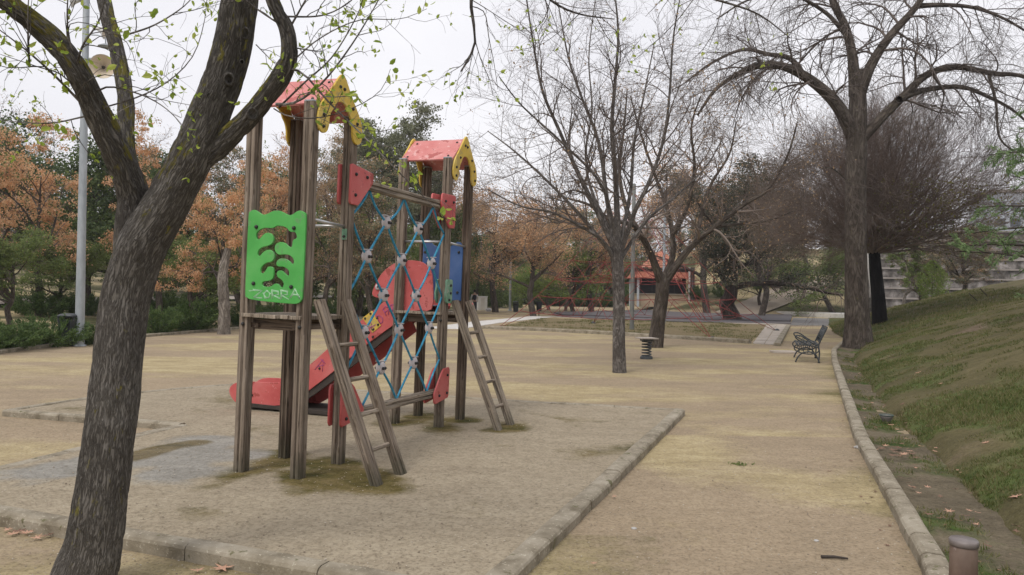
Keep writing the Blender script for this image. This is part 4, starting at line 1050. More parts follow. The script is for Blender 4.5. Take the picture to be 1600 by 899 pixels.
bare_tree('weeping_tree', G(1340, 547), [
    [(1342, 570, D, .62), (1341, 545, D, .50), (1340, 510, D, .40), (1338, 450, D, .35), (1337, 380, D, .33), (1337, 300, D, .32), (1338, 230, D, .32), (1340, 170, D, .28), (1342, 110, D, .2)],
    zz([(1334, 215), (1312, 170), (1285, 140), (1250, 115), (1215, 102), (1180, 104), (1150, 118), (1118, 140), (1090, 180)], .24, .035, 0, -1.5, D),
    zz([(1290, 145), (1262, 125), (1235, 92), (1200, 85), (1160, 78), (1110, 100), (1070, 130)], .12, .03, -.4, 2, D),
    zz([(1336, 150), (1332, 90), (1320, 40), (1300, 0), (1290, -60), (1270, -120)], .20, .05, 0, 1, D),
    zz([(1342, 150), (1362, 100), (1392, 55), (1432, 10), (1470, -50), (1510, -90)], .20, .05, 0, -1, D),
    zz([(1342, 222), (1372, 190), (1412, 150), (1450, 116), (1495, 105), (1550, 115), (1600, 120), (1660, 150)], .19, .04, 0, -1, D),
    zz([(1405, 156), (1440, 142), (1500, 136), (1545, 152), (1590, 178), (1640, 230)], .12, .025, -.5, 1.5, D),
    zz([(1432, 10), (1470, 8), (1520, 12), (1570, 30), (1620, 60)], .09, .025, -.4, -2, D),
    zz([(1545, 118), (1556, 160), (1562, 215), (1590, 240), (1610, 250)], .05, .015, -.8, -1, D),
    zz([(1325, 60), (1290, 20), (1230, -10), (1170, 0), (1120, 30)], .08, .02, .5, -2, D),
    zz([(1336, 300), (1310, 270), (1290, 262), (1270, 275)], .03, .01, 0, -2, D),
    ], [dict(k=14, L=2.6, ang=(35, 80), nseg=9, tmin=.2, wander=.13, trop=(0, 0, -.05), rr=.35, rtip=.2, rmin=.007, rmax=.045),
        dict(k=10, L=1.7, ang=(25, 70), nseg=7, tmin=.1, wander=.12, trop=(0, 0, -.09), rr=.55, rtip=.4, rmin=.0042),
        dict(k=6, L=.9, ang=(20, 60), nseg=5, tmin=.15, wander=.12, trop=(0, 0, -.10), rr=.7, rtip=.5, rmin=.0030)],
    'bark_brown', 'twig', 'tall bare tree with arching limbs, its thick straight trunk beside the path kerb', 23, nmain=30)
# crows nest of dead wood and the dense broom-like tree behind
D = 32.0
def fan(n, seed, c, r, L, elev, rb):
    rs = np.random.default_rng(seed); out = []
    for i in range(n):
        az = 2*PI*(i*.618+.05*rs.random()); el = R(elev[0]+(elev[1]-elev[0])*((i+.5)/n)); d = Vector((math.cos(az)*math.cos(el), math.sin(az)*math.cos(el), math.sin(el)))
        l = L*(1-.30*rs.random()); p = [c+d*0, c+d*l*.33+Vector((0, 0, .05*l)), c+d*l*.66+Vector((0, 0, .10*l)), c+d*l+Vector((0, 0, .16*l))]
        out.append(resample_poly(p, [rb, rb*.6, rb*.35, rb*.15], 12))
    return out
def broom_tree(name, px, py, Dd, hc, nfan, L, barkm, label, seed, lean=0, leaves=(), rt=.27):
    b = S(px, py); b = P(px, py, Dd); b.z = H(b.x, b.y)
    t = empty(name, b, 0, label, 'tree'); mt = Matrix.Translation(-b)
    c = b+Vector((-lean, 0, hc)); rs = np.random.default_rng(seed)
    tr = resample_poly([b+Vector((0, 0, -.2)), b+Vector((-lean*.3, 0, hc*.35)), b+Vector((-lean*.7, 0, hc*.75)), c+Vector((0, 0, .3))], [rt*1.15, rt, rt*.9, rt*.75], 16)
    me = tube_mesh('trunk', [(np.array([tr[0]]), np.array([tr[1]]), 14)]); o = link('trunk', me, barkm, t); o.matrix_local = mt
    f = fan(nfan, seed, c, 0, L, (-3, 88), .06)
    P0, R0 = np.array([a for a, q in f]), np.array([q for a, q in f])
    a = spawn(P0, R0, 14, L*.55, (12, 38), 8, rs, .08, .95, .09, (0, 0, .03), .5, .3, rmin=.007)
    b2 = spawn(a[0], a[1], 9, L*.30, (10, 38), 6, rs, .1, 1, .09, (0, 0, .02), .6, .4, rmin=.005)
    b3 = spawn(b2[0], b2[1], 4, L*.15, (12, 40), 3, rs, .15, 1, .09, (0, 0, .0), .7, .5, rmin=.004)
    o = link('branches', tube_mesh('branches', [(P0, R0, 6), (a[0], a[1], 4), (b2[0], b2[1], 3), (b3[0], b3[1], 3)]), 'twig_warm', t); o.matrix_local = mt
    for lm, n, sz, zmax in leaves:
        src = b2[0]; i_ = rs.integers(0, len(src), n*3); cc = src[i_, rs.integers(1, src.shape[1], n*3)]
        w_ = (cc[:, 2] < c.z+zmax) & (cc[:, 0] > c.x-1.0); cc = cc[w_][:n]+rs.normal(size=(min(n, w_.sum()), 3))*.08
        v, q = leaf_quads(cc, sz, rs); o = link('leaves', mesh_np('leaves', v, q), lm, t); o.matrix_local = mt
    return t
broom_tree('broom_tree', 1375, 530, 31.5, 2.9, 60, 5.5, 'bark_black', 'dense broom-shaped bare tree with a leaning black trunk, close behind the thick straight trunk', 31, lean=.32, leaves=[('leaf_yellow', 5500, .10, 2.6), ('leaf_dark', 1500, .10, 1.2)])
# ================================================================== BACKGROUND PLANTING
PROTO = {}
def proto(key, Ht, crown_r, z0, leaves, barkm='bark_brown', twigm='twig_brown', nl=9, seed=1, droop=0.0, dense=1.0, rt=.16, spread=.34, ang=(25, 70), fork=.32, k1=7, k2=5, elong=1.0, tip=0.0):
    """unit tree standing at the origin; leaves = [(material, count, size)]"""
    rs = np.random.default_rng(seed)
    hf = Ht*fork
    tr = resample_poly([(0, 0, -.3), (0, 0, 0), (.07*hf*rs.normal(), .07*hf*rs.normal(), hf*.6), (.10*hf*rs.normal(), .10*hf*rs.normal(), hf), (.05*rs.normal(), .05*rs.normal(), Ht*.82)], [rt*1.5, rt*1.2, rt, rt*.85, rt*.12], 20)
    P0, R0 = np.array([tr[0]]), np.array([tr[1]])
    l1 = spawn(P0, R0, nl, crown_r*1.25, ang, 8, rs, max(.12, z0/(Ht*.9)), .97, .08, (0, 0, .045-droop), .62, .25, taper=.25, bias=(0, 0, 0))
    l2 = spawn(l1[0], l1[1], k1, crown_r*.52, (25, 65), 6, rs, .25, 1, .10, (0, 0, .02-droop), .6, .35, rmin=.010)
    l3 = spawn(l2[0], l2[1], k2, crown_r*.26, (25, 70), 4, rs, .2, 1, .12, (0, 0, -droop*1.2), .65, .4, rmin=.006)
    parts = [('trunk', tube_mesh('trunk', [(P0, R0, 12), (l1[0], l1[1], 7)]), barkm), ('branches', tube_mesh('branches', [(l2[0], l2[1], 4), (l3[0], l3[1], 3)]), twigm)]
    attr_f(parts[0][1], 'mossy', rs.random(len(parts[0][1].vertices))*.4)
    for lm, n, sz in leaves:
        if droop > .1:
            i_ = rs.integers(0, len(l3[0]), n//40); c0 = l3[0][i_, -1]; L = crown_r*(.25+.5*rs.random(len(c0)))
            t_ = rs.random((len(c0), 40)); c = c0[:, None]+np.stack([.05*rs.normal(size=t_.shape), .05*rs.normal(size=t_.shape), -t_*L[:, None]], -1); c = c.reshape(-1, 3)
            v, q = leaf_quads(c, sz, rs, .3, np.tile([0, 0, -1.], (len(c), 1)))
        else:
            tips = l3[0][:, 2:].reshape(-1, 3); nc = max(30, int(len(tips)*.30)); cc = tips[rs.integers(0, len(tips), nc)]
            per = n//nc+1; sc = (spread*crown_r*.42)*(.5+rs.random(nc))
            c = (cc[:, None]+nrmz(rs.normal(size=(nc, per, 3)))*(rs.random((nc, per, 1))**.5)*sc[:, None, None]*np.array([1.15, 1.15, .62])).reshape(-1, 3)
            c = c[c[:, 2] > z0*.8]
            v, q = leaf_quads(c, sz, rs, .62)
        parts.append(('leaves' if sum(p[0] == 'leaves' for p in parts) == 0 else 'leaves', mesh_np('leaves', v, q), lm))
    zt = max(np.percentile(np.array([vv_.co.z for vv_ in p[1].vertices]), 99.7) for p in parts)
    for nme, me, m in parts: me.materials.append(M[m])
    PROTO[key] = (parts, zt)
proto('orange', 7.5, 2.9, 2.4, [('leaf_orange', 17000, .10), ('leaf_mid', 2500, .10)], seed=1, nl=12, spread=.30, ang=(30, 75))
proto('orange2', 7.5, 2.7, 2.4, [('leaf_orange', 14000, .10), ('leaf_rust', 3000, .10)], seed=2, nl=11, spread=.30, ang=(30, 75))
proto('dark', 9, 3.4, 1.2, [('leaf_dark', 32000, .15)], seed=3, nl=16, spread=.5, ang=(35, 80))
proto('dark2', 9, 3.0, 1.4, [('leaf_dark', 22000, .15), ('leaf_mid', 8000, .14)], seed=4, nl=15, spread=.5, ang=(30, 75))
proto('mid', 5, 2.2, 1.5, [('leaf_mid', 20000, .10)], seed=5, nl=13, spread=.5, ang=(40, 80), rt=.13)
proto('lime', 6, 2.6, 1.6, [('leaf_lime', 16000, .11), ('leaf_mid', 6000, .11)], seed=6, nl=12, spread=.45, ang=(40, 80), rt=.13)
proto('olive', 10.5, 2.7, 1.8, [('leaf_olive', 30000, .11)], seed=7, nl=18, spread=.36, ang=(20, 50))
proto('olive2', 9.5, 2.6, 1.8, [('leaf_olive', 15000, .10), ('leaf_rust', 9000, .10)], seed=8, nl=17, spread=.40, ang=(20, 55))
proto('rust', 8.5, 3.0, 1.8, [('leaf_rust', 17000, .085)], seed=9, nl=16, spread=.42, ang=(25, 60), k1=9, k2=7)
proto('rust2', 7.5, 3.1, 2.0, [('leaf_rust', 9000, .085), ('leaf_orange', 8000, .09)], seed=10, nl=14, spread=.38, ang=(35, 75), k1=9, k2=7)
proto('bare', 9, 2.9, 1.8, [('leaf_rust', 2500, .07)], seed=11, nl=16, ang=(20, 50), k1=10, k2=9, twigm='twig')
proto('willow', 6.5, 2.6, 2.2, [('leaf_mid', 26000, .13), ('leaf_dark', 8000, .13)], seed=12, nl=14, droop=.16, ang=(35, 80))
proto('gnarl', 7.5, 3.8, 2.4, [('leaf_grey', 42000, .10), ('leaf_rust', 3000, .09)], seed=13, barkm='bark_red', nl=13, ang=(40, 78), rt=.40, fork=.24, spread=.42, k1=9, k2=7)
proto('pale', 6, 1.8, 2.2, [('leaf_mid', 7000, .12)], seed=14, barkm='bark_pale', nl=9, rt=.13)
def place_tree(name, px, Dd, ytop, kind, label, wf=1.0, rot=None, group=None, z=None, wonly=None):
    parts, zt = PROTO[kind]
    b = P(px, 450, Dd); b.z = H(b.x, b.y) if z is None else z
    top = P(px, ytop, Dd).z; s = (top-b.z)/zt
    o = empty(name, b, rot if rot is not None else random.random()*6.28, label, 'tree', group)
    o.scale = (s*wf, s*wf, s)
    used = {}
    for nme, me, m in parts:
        c = bpy.data.objects.new(nme, me); COL.objects.link(c); c.parent = o
    return o
BT = [
 # px, D, ytop, kind, width factor, label
 ('orange_tree', 62, 30, 178, 'orange', .88, 'orange-leaved tree left of the tall lamp post'),
 ('orange_tree', 250, 33, 184, 'orange2', .82, 'orange-leaved tree seen through the fork of the big foreground tree'),
 ('orange_tree', 352, 27.5, 226, 'orange', .72, 'orange-leaved tree just left of the green play panel, over the split pale trunk'),
 ('orange_tree', 432, 42, 206, 'orange2', .8, 'pale orange tree seen between the posts of the nearer tower'),
 ('broad_tree', 15, 40, 172, 'dark', 1.15, 'dark green tree at the left edge behind the orange crown'),
 ('broad_tree', 140, 37, 190, 'dark2', 1.0, 'dark green tree rising behind the tall lamp post'),
 ('broad_tree', 205, 48, 240, 'dark', 1.1, 'dark green tree directly behind the big foreground trunk'),
 ('broad_tree', 300, 47, 240, 'dark2', 1.2, 'dark green tree between the foreground trunk and the green panel'),
 ('broad_tree', 378, 45, 232, 'olive2', 1.1, 'brownish green tree directly behind the left post of the nearer tower'),
 ('broad_tree', 465, 50, 262, 'dark2', 1.2, 'dark green tree low behind the nearer tower'),
 ('small_tree', 18, 25.5, 352, 'mid', 1.1, 'low light green tree at the left edge behind the junipers'),
 ('small_tree', 96, 31, 366, 'mid', 1.2, 'low light green tree behind the tall lamp post and litter bin'),
 ('small_tree', 178, 36, 372, 'mid', 1.2, 'low green tree half hidden by the big foreground trunk'),
 ('small_tree', 300, 30, 352, 'mid', 1.35, 'low green tree with a forked grey trunk right of the foreground trunk'),
 ('small_tree', 402, 36, 360, 'mid', 1.1, 'low green tree behind the green play panel'),
 ('bare_bush_tree', 506, 38, 196, 'rust', .75, 'tall brown twiggy tree right behind the nearer tower roof'),
 ('bare_bush_tree', 585, 36, 250, 'olive2', .95, 'brownish tree seen through the upper rope net'),
 ('broad_tree', 560, 50, 205, 'olive', 1.0, 'tall grey-green tree right of the nearer tower roof'),
 ('broad_tree', 618, 52, 178, 'olive', 1.05, 'tallest grey-green tree, between the two tower roofs'),
 ('broad_tree', 668, 56, 215, 'olive', 1.0, 'grey-green tree behind the far tower roof'),
 ('lime_tree', 585, 48, 300, 'lime', 1.2, 'fresh green tree behind the upper half of the blue rope net'),
 ('lime_tree', 455, 44, 310, 'lime', 1.0, 'fresh green tree between the posts of the nearer tower'),
 ('willow_tree', 640, 56, 320, 'willow', 1.3, 'drooping green willow behind the slide'),
 ('willow_tree', 750, 76, 352, 'willow', 1.0, 'drooping green willow just right of the blue panel'),
 ('willow_tree', 560, 44, 330, 'willow', 1.1, 'drooping green willow behind the blue rope net'),
 ('bare_bush_tree', 715, 58, 262, 'rust', 1.0, 'rust brown tree behind the far tower posts'),
 ('bare_bush_tree', 775, 60, 285, 'rust2', 1.1, 'rust brown tree just left of the bare white-trunked tree'),
 ('orange_tree', 834, 52, 300, 'rust2', 1.15, 'rusty orange spreading tree behind the pair of black bins'),
 ('lime_tree', 896, 66, 356, 'lime', 1.4, 'fresh green tree behind the left part of the red rope pyramid'),
 ('lime_tree', 858, 72, 372, 'lime', 1.3, 'fresh green tree behind the rusty orange spreading tree'),
 ('bare_bush_tree', 925, 64, 310, 'rust2', 1.1, 'rusty tree left of the bare white-trunked tree, above the rope pyramid'),
 ('bare_bush_tree', 1010, 86, 318, 'bare', 1.2, 'grey twiggy tree behind the kiosk roof'),
 ('bare_bush_tree', 1060, 90, 270, 'rust', 1.3, 'rust brown tree right behind the kiosk'),
 ('bare_bush_tree', 1105, 66, 248, 'rust2', 1.0, 'orange-brown tree behind the gnarled red-barked tree'),
 ('gnarled_tree', 1147, 50, 255, 'gnarl', 1.12, 'dark tree with a thick gnarled red trunk beside the rubber surface'),
 ('bare_bush_tree', 1190, 60, 232, 'bare', 1.1, 'grey-brown twiggy tree left of the thick straight trunk'),
 ('broad_tree', 1215, 74, 300, 'olive2', 1.3, 'dull green tree on the slope left of the thick straight trunk'),
 ('bare_bush_tree', 1262, 78, 262, 'rust', 1.2, 'brown tree on the slope behind the thick straight trunk'),
 ('broad_tree', 1100, 96, 330, 'dark', 1.3, 'dark evergreen high on the slope right of the kiosk'),
 ('broad_tree', 1165, 92, 345, 'dark2', 1.3, 'dark evergreen on the slope above the rubber surface'),
 ('small_tree', 1188, 68, 402, 'mid', 1.3, 'small green tree with a dark stem on the slope, beside the gnarled tree'),
 ('round_tree', 1497, 48, 352, 'olive2', 1.7, 'round dull olive tree in front of the stained stone terraces'),
 ('round_tree', 1432, 52, 385, 'olive2', 1.3, 'small dark tree in front of the left end of the stone terraces'),
 ('round_tree', 1412, 45, 380, 'pale', 1.0, 'slim tree with a pale spotted trunk at the foot of the stone terraces'),
 ('slim_tree', 884, 68, 380, 'pale', 1.0, 'slim pale-trunked tree behind the rope pyramid'),
 ('bare_bush_tree', 480, 60, 215, 'bare', 1.2, 'bare grey tree far behind the nearer tower'),
 ('bare_bush_tree', 20, 50, 150, 'bare', 1.1, 'bare grey tree top above the orange crown at the left edge'),
 ('bare_bush_tree', 200, 58, 200, 'bare', 1.3, 'bare grey tree top seen between the foreground limbs'),
]
rt_ = random.Random(5)
for nm, px, Dd, yt, kind, wf, lab in BT:
    place_tree(nm, px, Dd, yt, kind, lab, wf, rt_.random()*6.28)
# the far belt of woodland trees, each one a tree
far = [(-60, 62, 'dark'), (-30, 34, 'orange'), (40, 66, 'dark2'), (110, 60, 'dark'), (175, 70, 'dark2'), (245, 62, 'dark'), (330, 60, 'dark2'), (395, 66, 'dark'), (440, 75, 'dark2'), (520, 70, 'dark'), (580, 74, 'dark2'), (635, 80, 'dark'), (690, 84, 'olive2'), (735, 92, 'dark'), (790, 98, 'dark2'), (845, 104, 'dark'), (905, 110, 'dark2'), (960, 112, 'dark'), (1010, 118, 'olive2'), (1055, 120, 'dark2'), (1120, 122, 'dark'), (1250, 112, 'olive2'), (1310, 108, 'dark2'), (1370, 110, 'rust')]
ft_ = {-60: 250, -30: 230, 1250: 330, 1310: 345, 1370: 350}
for i, (px, Dd, kind) in enumerate(far):
    yt = ft_.get(px, 318+14*((i*5) % 4)); 
    place_tree('woodland_tree', px, Dd, yt, kind, 'dark tree in the woodland belt filling the gaps beyond the nearer trees', 1.35, rt_.random()*6.28, 'woodland trees at the back')
for i, (px, Dd, yt) in enumerate([(660, 92, 400), (690, 96, 412), (722, 94, 405), (765, 98, 410), (792, 96, 398), (818, 99, 412), (848, 97, 402), (878, 99, 408), (910, 98, 396), (938, 99, 410), (965, 97, 400), (1085, 97, 400), (1000, 99, 392)]):
    place_tree('understorey_tree', px, Dd, yt, 'mid' if i % 3 else 'willow', 'low green tree in the shady row under the woodland edge', 1.7, rt_.random()*6.28, 'low trees along the woodland edge')
# leaning small tree on the slope with its own trunk
b = S(1302, 486); b = P(1302, 486, 66); b.z = H(b.x, b.y)
lt = place_tree('leaning_tree', 1302, 66, 382, 'mid', 'small leaning green tree on the slope beyond the white concrete edge', 1.55, 2.0); lt.rotation_euler = (0, R(-24), 0)
# split dead trunk
tb = P(350, 512, 26.5); tb.z = H(tb.x, tb.y)
dt = resample_poly([tb+Vector((0, 0, -.1)), tb+Vector((0, 0, .9)), tb+Vector((-.08, 0, 1.9)), tb+Vector((-.02, 0, 2.5)), tb+Vector((.10, 0, 3.0))], [.22, .19, .18, .15, .11], 24)
def deadm(v):
    return v
me = tube_mesh('dead_trunk', [(np.array([dt[0]]), np.array([dt[1]*(1+.07*np.sin(np.arange(25)*1.7))]), 14)]); attr_f(me, 'mossy', np.zeros(len(me.vertices))); me.transform(Matrix.Translation(-tb))
o = link('dead_trunk', me, 'bark_pale'); o.location = tb; tag(o, 'split dead tree trunk bleached pale, left of the green play panel', 'dead tree')
# green-leaved stem of the grey tree behind the rope net (its trunk shows through the ropes)
# cypress-like shrub
def needle_cone(name, key, base_, h, r, n, m, label, cat, seed, egg=.5, size=.1, elong=.35, group=None):
    rs = np.random.default_rng(seed); t = rs.random(n)**.8; a = rs.random(n)*2*PI
    rad = r*(np.sin(PI*np.clip(t*.92+.08, 0, 1))**egg)*(.35+.65*rs.random(n)**.4)*(1+.25*np.sin(a*5+t*9))
    c = np.stack([np.cos(a)*rad, np.sin(a)*rad, t*h], 1); d = nrmz(np.stack([np.cos(a), np.sin(a), np.full(n, .8)], 1))
    v, q = leaf_quads(c, size, rs, elong, d)
    o = empty(name, base_, 0, label, cat, group)
    link('foliage', mesh_np('foliage', v, q), m, o)
    me = MB().tube([(0, 0, -.1), (0, 0, h*.7)], [.05, .015], 6).mesh('stem'); attr_v(me, 'barkco', [tuple(x.co) for x in me.vertices]); link('stem', me, 'bark_brown', o)
    return o
b = P(1456, 490, 46); b.z = H(b.x, b.y)
needle_cone('conifer_shrub', 'c', b, 2.6, .85, 5000, 'leaf_lime', 'bright green pointed shrub at the foot of the stone terraces', 'shrub', 3, .8, .12)

# juniper mounds
def juniper_mesh(seed, n=9000):
    rs = np.random.default_rng(seed); nb = 70
    az = rs.random(nb)*2*PI; rr = rs.random(nb)**.5; top = (1-rr**2)*.55+.25+.25*rs.random(nb)
    bx, by_ = np.cos(az)*rr*.85, np.sin(az)*rr*.85
    i = rs.integers(0, nb, n); t = rs.random(n)**.6
    dirx = np.stack([np.cos(az[i])*(.35+rr[i]*.5), np.sin(az[i])*(.35+rr[i]*.5), top[i]], 1)
    c = np.stack([bx[i]*.55, by_[i]*.55, np.zeros(n)], 1)+dirx*t[:, None]+rs.normal(size=(n, 3))*np.array([.05, .05, .035])
    c[:, 2] = np.abs(c[:, 2])
    v, q = leaf_quads(c, .085, rs, .38, nrmz(dirx)); me = mesh_np('foliage', v, q); me.materials.append(M['juniper'])
    st = MB()
    for k in range(9):
        a = az[k]; st.tube([(0, 0, -.05), (.2*math.cos(a), .2*math.sin(a), .2), (.6*math.cos(a), .6*math.sin(a), .45*top[k]+.1)], [.03, .02, .01], 5)
    sm = st.mesh('stems'); attr_v(sm, 'barkco', [tuple(v.co) for v in sm.vertices]); sm.materials.append(M['bark_brown'])
    return me, sm
JM = [juniper_mesh(s) for s in (1, 2, 3)]
JN = [(15, 551, 110, 42, 'juniper mound at the far left beside the kerb'), (75, 545, 100, 44, 'juniper mound just left of the litter bin'), (148, 540, 60, 34, 'juniper mound between the lamp post and the big trunk'),
 (62, 497, 96, 40, 'dark juniper mound behind, left of the lamp post'), (128, 495, 60, 34, 'dark juniper mound behind, right of the lamp post'), (-40, 556, 90, 44, 'juniper mound at the left edge of the frame'),
 (245, 524, 80, 40, 'juniper mound just right of the big foreground trunk'), (300, 520, 90, 44, 'juniper mound left of the split dead trunk'), (262, 490, 64, 32, 'dark juniper mound in the second row, right of the foreground trunk'), (318, 488, 56, 30, 'dark juniper mound in the second row behind the split trunk'),
 (385, 511, 60, 30, 'juniper mound behind the leftmost tower post'), (428, 506, 60, 30, 'juniper mound seen under the green panel'), (470, 503, 56, 28, 'juniper mound behind the nearer ladder top'),
 (520, 500, 56, 26, 'juniper mound behind the red slide'), (560, 496, 50, 26, 'juniper mound left of the slide hood'),
 (772, 480, 40, 20, 'juniper mound right of the white cabinet'), (742, 478, 36, 22, 'juniper mound behind the walking person'), (795, 477, 30, 16, 'low juniper mound left of the middle lamp post'), (862, 474, 44, 20, 'juniper mound right of the pair of black bins'), (830, 474, 34, 18, 'juniper mound left of the pair of black bins'), (905, 471, 36, 16, 'juniper mound behind the rope pyramid'),
 (1090, 470, 30, 22, 'shrub on the slope right of the kiosk'), (1130, 468, 28, 20, 'shrub on the slope behind the gnarled tree')]
JN += [(px, 474, 46, 20, 'dark shrub in the far row closing the sandy ground') for px in range(700, 990, 26)]
for i, (px, py, w_, h_, lab) in enumerate(JN):
    p = S(px, py, 140); 
    if p.y > 90: p = P(px, py, 90); p.z = H(p.x, p.y)
    o = empty('juniper_shrub', p, rt_.random()*6, lab, 'shrub', 'juniper shrubs along the beds')
    s = w_/1186*p.y/2/.95; hz = h_/1186*p.y/.85; o.location.y += s*.75; o.location.x += s*.75*(px-800)/1186; o.location.z = H(o.location.x, o.location.y); o.scale = (s, s*.8, hz)
    for me, nme in zip(JM[i % 3], ('foliage', 'stems')):
        c = bpy.data.objects.new(nme, me); COL.objects.link(c); c.parent = o

# cedar leaning in from the right, on the bank
cb = Vector((11.6, 14.5, 0)); cb.z = H(cb.x, cb.y)
ct = empty('cedar_tree', cb, 0, 'feathery green conifer leaning in at the right edge above the grassy bank', 'tree'); rs = np.random.default_rng(8)
tr = resample_poly([(0, 0, -.3), (0, 0, 1.5), (.1, 0, 3.2), (.1, 0, 5)], [.14, .11, .07, .02], 12)
l1 = spawn(np.array([tr[0]]), np.array([tr[1]]), 40, 2.9, (70, 95), 8, rs, .12, .95, .04, (0, 0, -.025), .4, .2, taper=.55)
l2 = spawn(l1[0], l1[1], 14, .65, (35, 60), 5, rs, .2, 1, .05, (0, 0, -.05), .5, .3, rmin=.003)
me = tube_mesh('trunk', [(np.array([tr[0]]), np.array([tr[1]]), 10), (l1[0], l1[1], 5), (l2[0], l2[1], 3)]); attr_f(me, 'mossy', np.zeros(len(me.vertices))); link('trunk', me, 'bark_brown', ct)
c, d = leaf_sites([(l2[0], 60)], 0, rs, .05); c = c+rs.normal(size=c.shape)*.025
v, q = leaf_quads(c, .085, rs, .22, d); link('foliage', mesh_np('foliage', v, q), 'needle', ct)

# grass blades and small weeds on the bank and along the edges
rs = np.random.default_rng(12); C, Hh = [], []
for _ in range(110000):
    y = 2.5+22*rs.random()**1.7; d = .02+rs.random()**1.1*(1.2+y*.42); x = interp(y, TOE)+d
    n = fbm(x*.6, y*.6, 11)+.5*mnoise.noise(Vector((x*2.5, y*2.5, 0)))
    if n < -.22+.4*rs.random(): continue
    C.append((x, y, bank(x, y)-.004)); Hh.append(.018+.075*max(0, n)*rs.random()**2+.022*rs.random())
for _ in range(5000):
    y = 2.5+20*rs.random()**1.6; k0 = interp(y, [(b, a) for a, b in KERB_R]); t0 = interp(y, TOE); x = k0+.1+(t0-k0-.1)*rs.random()
    if fbm(x*1.5, y*1.2, 8) < .12: continue
    C.append((x, y, .05)); Hh.append(.03*rs.random()+.012)
C = np.array(C); Hh = np.array(Hh); nb = 3; C = np.repeat(C, nb, 0)+rs.normal(size=(len(C)*nb, 3))*np.array([.012, .012, 0]); Hh = np.repeat(Hh, nb)*(.6+.8*rs.random(len(C)))
a = rs.random(len(C))*2*PI; w_ = np.stack([np.cos(a), np.sin(a), a*0], 1)*(.0022+.0008*C[:, 1:2]*.35); ln = rs.normal(size=(len(C), 3))*.45*Hh[:, None]; ln[:, 2] = Hh
v = np.stack([C-w_, C+w_, C+ln], 1).reshape(-1, 3); me = mesh_np('grass', v, np.arange(len(v)).reshape(-1, 3)); tag(link('grass', me, 'grassblade'), kind='stuff')
# tufts on the far part of the bank and the lawn
C = []
for _ in range(9000):
    y = 24+22*rs.random(); x = interp(y, TOE)+rs.random()*7; C.append((x, y, bank(x, y)))
lw = [XY(*p) for p in [(762, 513), (960, 522), (1172, 534), (1212, 508), (1040, 502), (900, 499), (850, 497)]]
for _ in range(9000):
    x = rs.uniform(-1, 13); y = rs.uniform(25, 48)
    if inside(x, y, lw) and fbm(x*.5, y*.5, 31) > .05: C.append((x, y, .0))
C = np.array(C); C = np.repeat(C, 3, 0)+rs.normal(size=(len(C)*3, 3))*np.array([.05, .05, 0]); hh = .05+.05*rs.random(len(C)); a = rs.random(len(C))*2*PI
w_ = np.stack([np.cos(a), np.sin(a), a*0], 1)*.012; ln = rs.normal(size=(len(C), 3))*.03; ln[:, 2] = hh
v = np.stack([C-w_, C+w_, C+ln], 1).reshape(-1, 3); me = mesh_np('distant_grass', v, np.arange(len(v)).reshape(-1, 3)); tag(link('distant_grass', me, 'grassblade'), kind='stuff')
# loose grit and small stones on the sand and the paving
C, Sz = [], []
for _ in range(30000):
    D_ = 3.2+13*rs.random()**1.8; x = D_*(rs.random()*1.36-.68)
    if x > interp(D_, [(b, a) for a, b in KERB_R])-.05: continue
    C.append((x, D_, (PADZ+.004 if inside(x, D_, pad_poly) else .0)+.001)); Sz.append(.0022+.006*rs.random()**4)
C = np.array(C); Sz = np.array(Sz)[:, None]; n = len(C)
oc = np.array([(1, 0, 0), (0, 1, 0), (-1, 0, 0), (0, -1, 0), (0, 0, .7), (0, 0, -.5)]); v = C[:, None]+oc[None]*Sz[:, :, None]*(.6+.8*rs.random((n, 6, 1)))
b_ = (np.arange(n)*6)[:, None, None]; f = np.array([(0, 1, 4), (1, 2, 4), (2, 3, 4), (3, 0, 4)])[None]+b_
M['grit'] = foliage('grit', [(.13, .10, .07), (.28, .23, .17), (.48, .43, .35)], 0, 5)
me = mesh_np('grit', v.reshape(-1, 3), f.reshape(-1, 3)); tag(link('grit', me, 'grit'), kind='stuff')
# ================================================================== OBJECTS
# tall lamp post on the left with horn loudspeakers
lp = G(124, 541); lp.z = 0
t = empty('lamp_post', lp, 0, 'tall galvanised lamp post carrying horn loudspeakers, beside the grey litter bin', 'lamp post')
MB().lathe([(.125, 0), (.12, .3), (.10, 4), (.075, 10.5)], 16).build('pole', 'galv', t)
MB().lathe([(.17, 0), (.17, .03), (.13, .05)], 16).build('base_flange', 'galv', t)
MB().tube([(-1.2, 0, 10.3), (0, 0, 10.5), (1.2, 0, 10.3)], .035, 8).build('arm', 'galv', t)
for s in (-1, 1): MB().lathe([(.0005, .12), (.16, .10), (.24, 0), (.22, -.06), (.0005, -.06)], 14, (s*1.25, 0, 10.25)).build('lamp_head', 'galv', t)
def horn(z, r, rotm, offs):
    mt = Matrix.Translation(offs) @ rotm
    h = MB(); h.lathe([(.045*r/.3, -.42*r/.3), (.07*r/.3, -.22*r/.3), (.14*r/.3, -.08*r/.3), (r, .08*r/.3), (r+.012, .085*r/.3)], 22, mtx=mt.to_3x3().to_4x4(), c=offs)
    o = h.build('horn', 'horn', t)
    i_ = MB().lathe([(r, .082*r/.3), (.13*r/.3, -.06*r/.3), (.05*r/.3, -.2*r/.3), (.0005, -.2*r/.3)], 22, mtx=mt.to_3x3().to_4x4(), c=offs); i_.build('horn_inside', 'horn_in', o)
    MB().lathe([(.0005, -.1*r/.3), (.045*r/.3, -.1*r/.3), (.03*r/.3, .0), (.0005, .01)], 12, mtx=mt.to_3x3().to_4x4(), c=offs).build('horn_core', 'dark_board', o)
def hz_(py): return P(130, py, lp.y).z
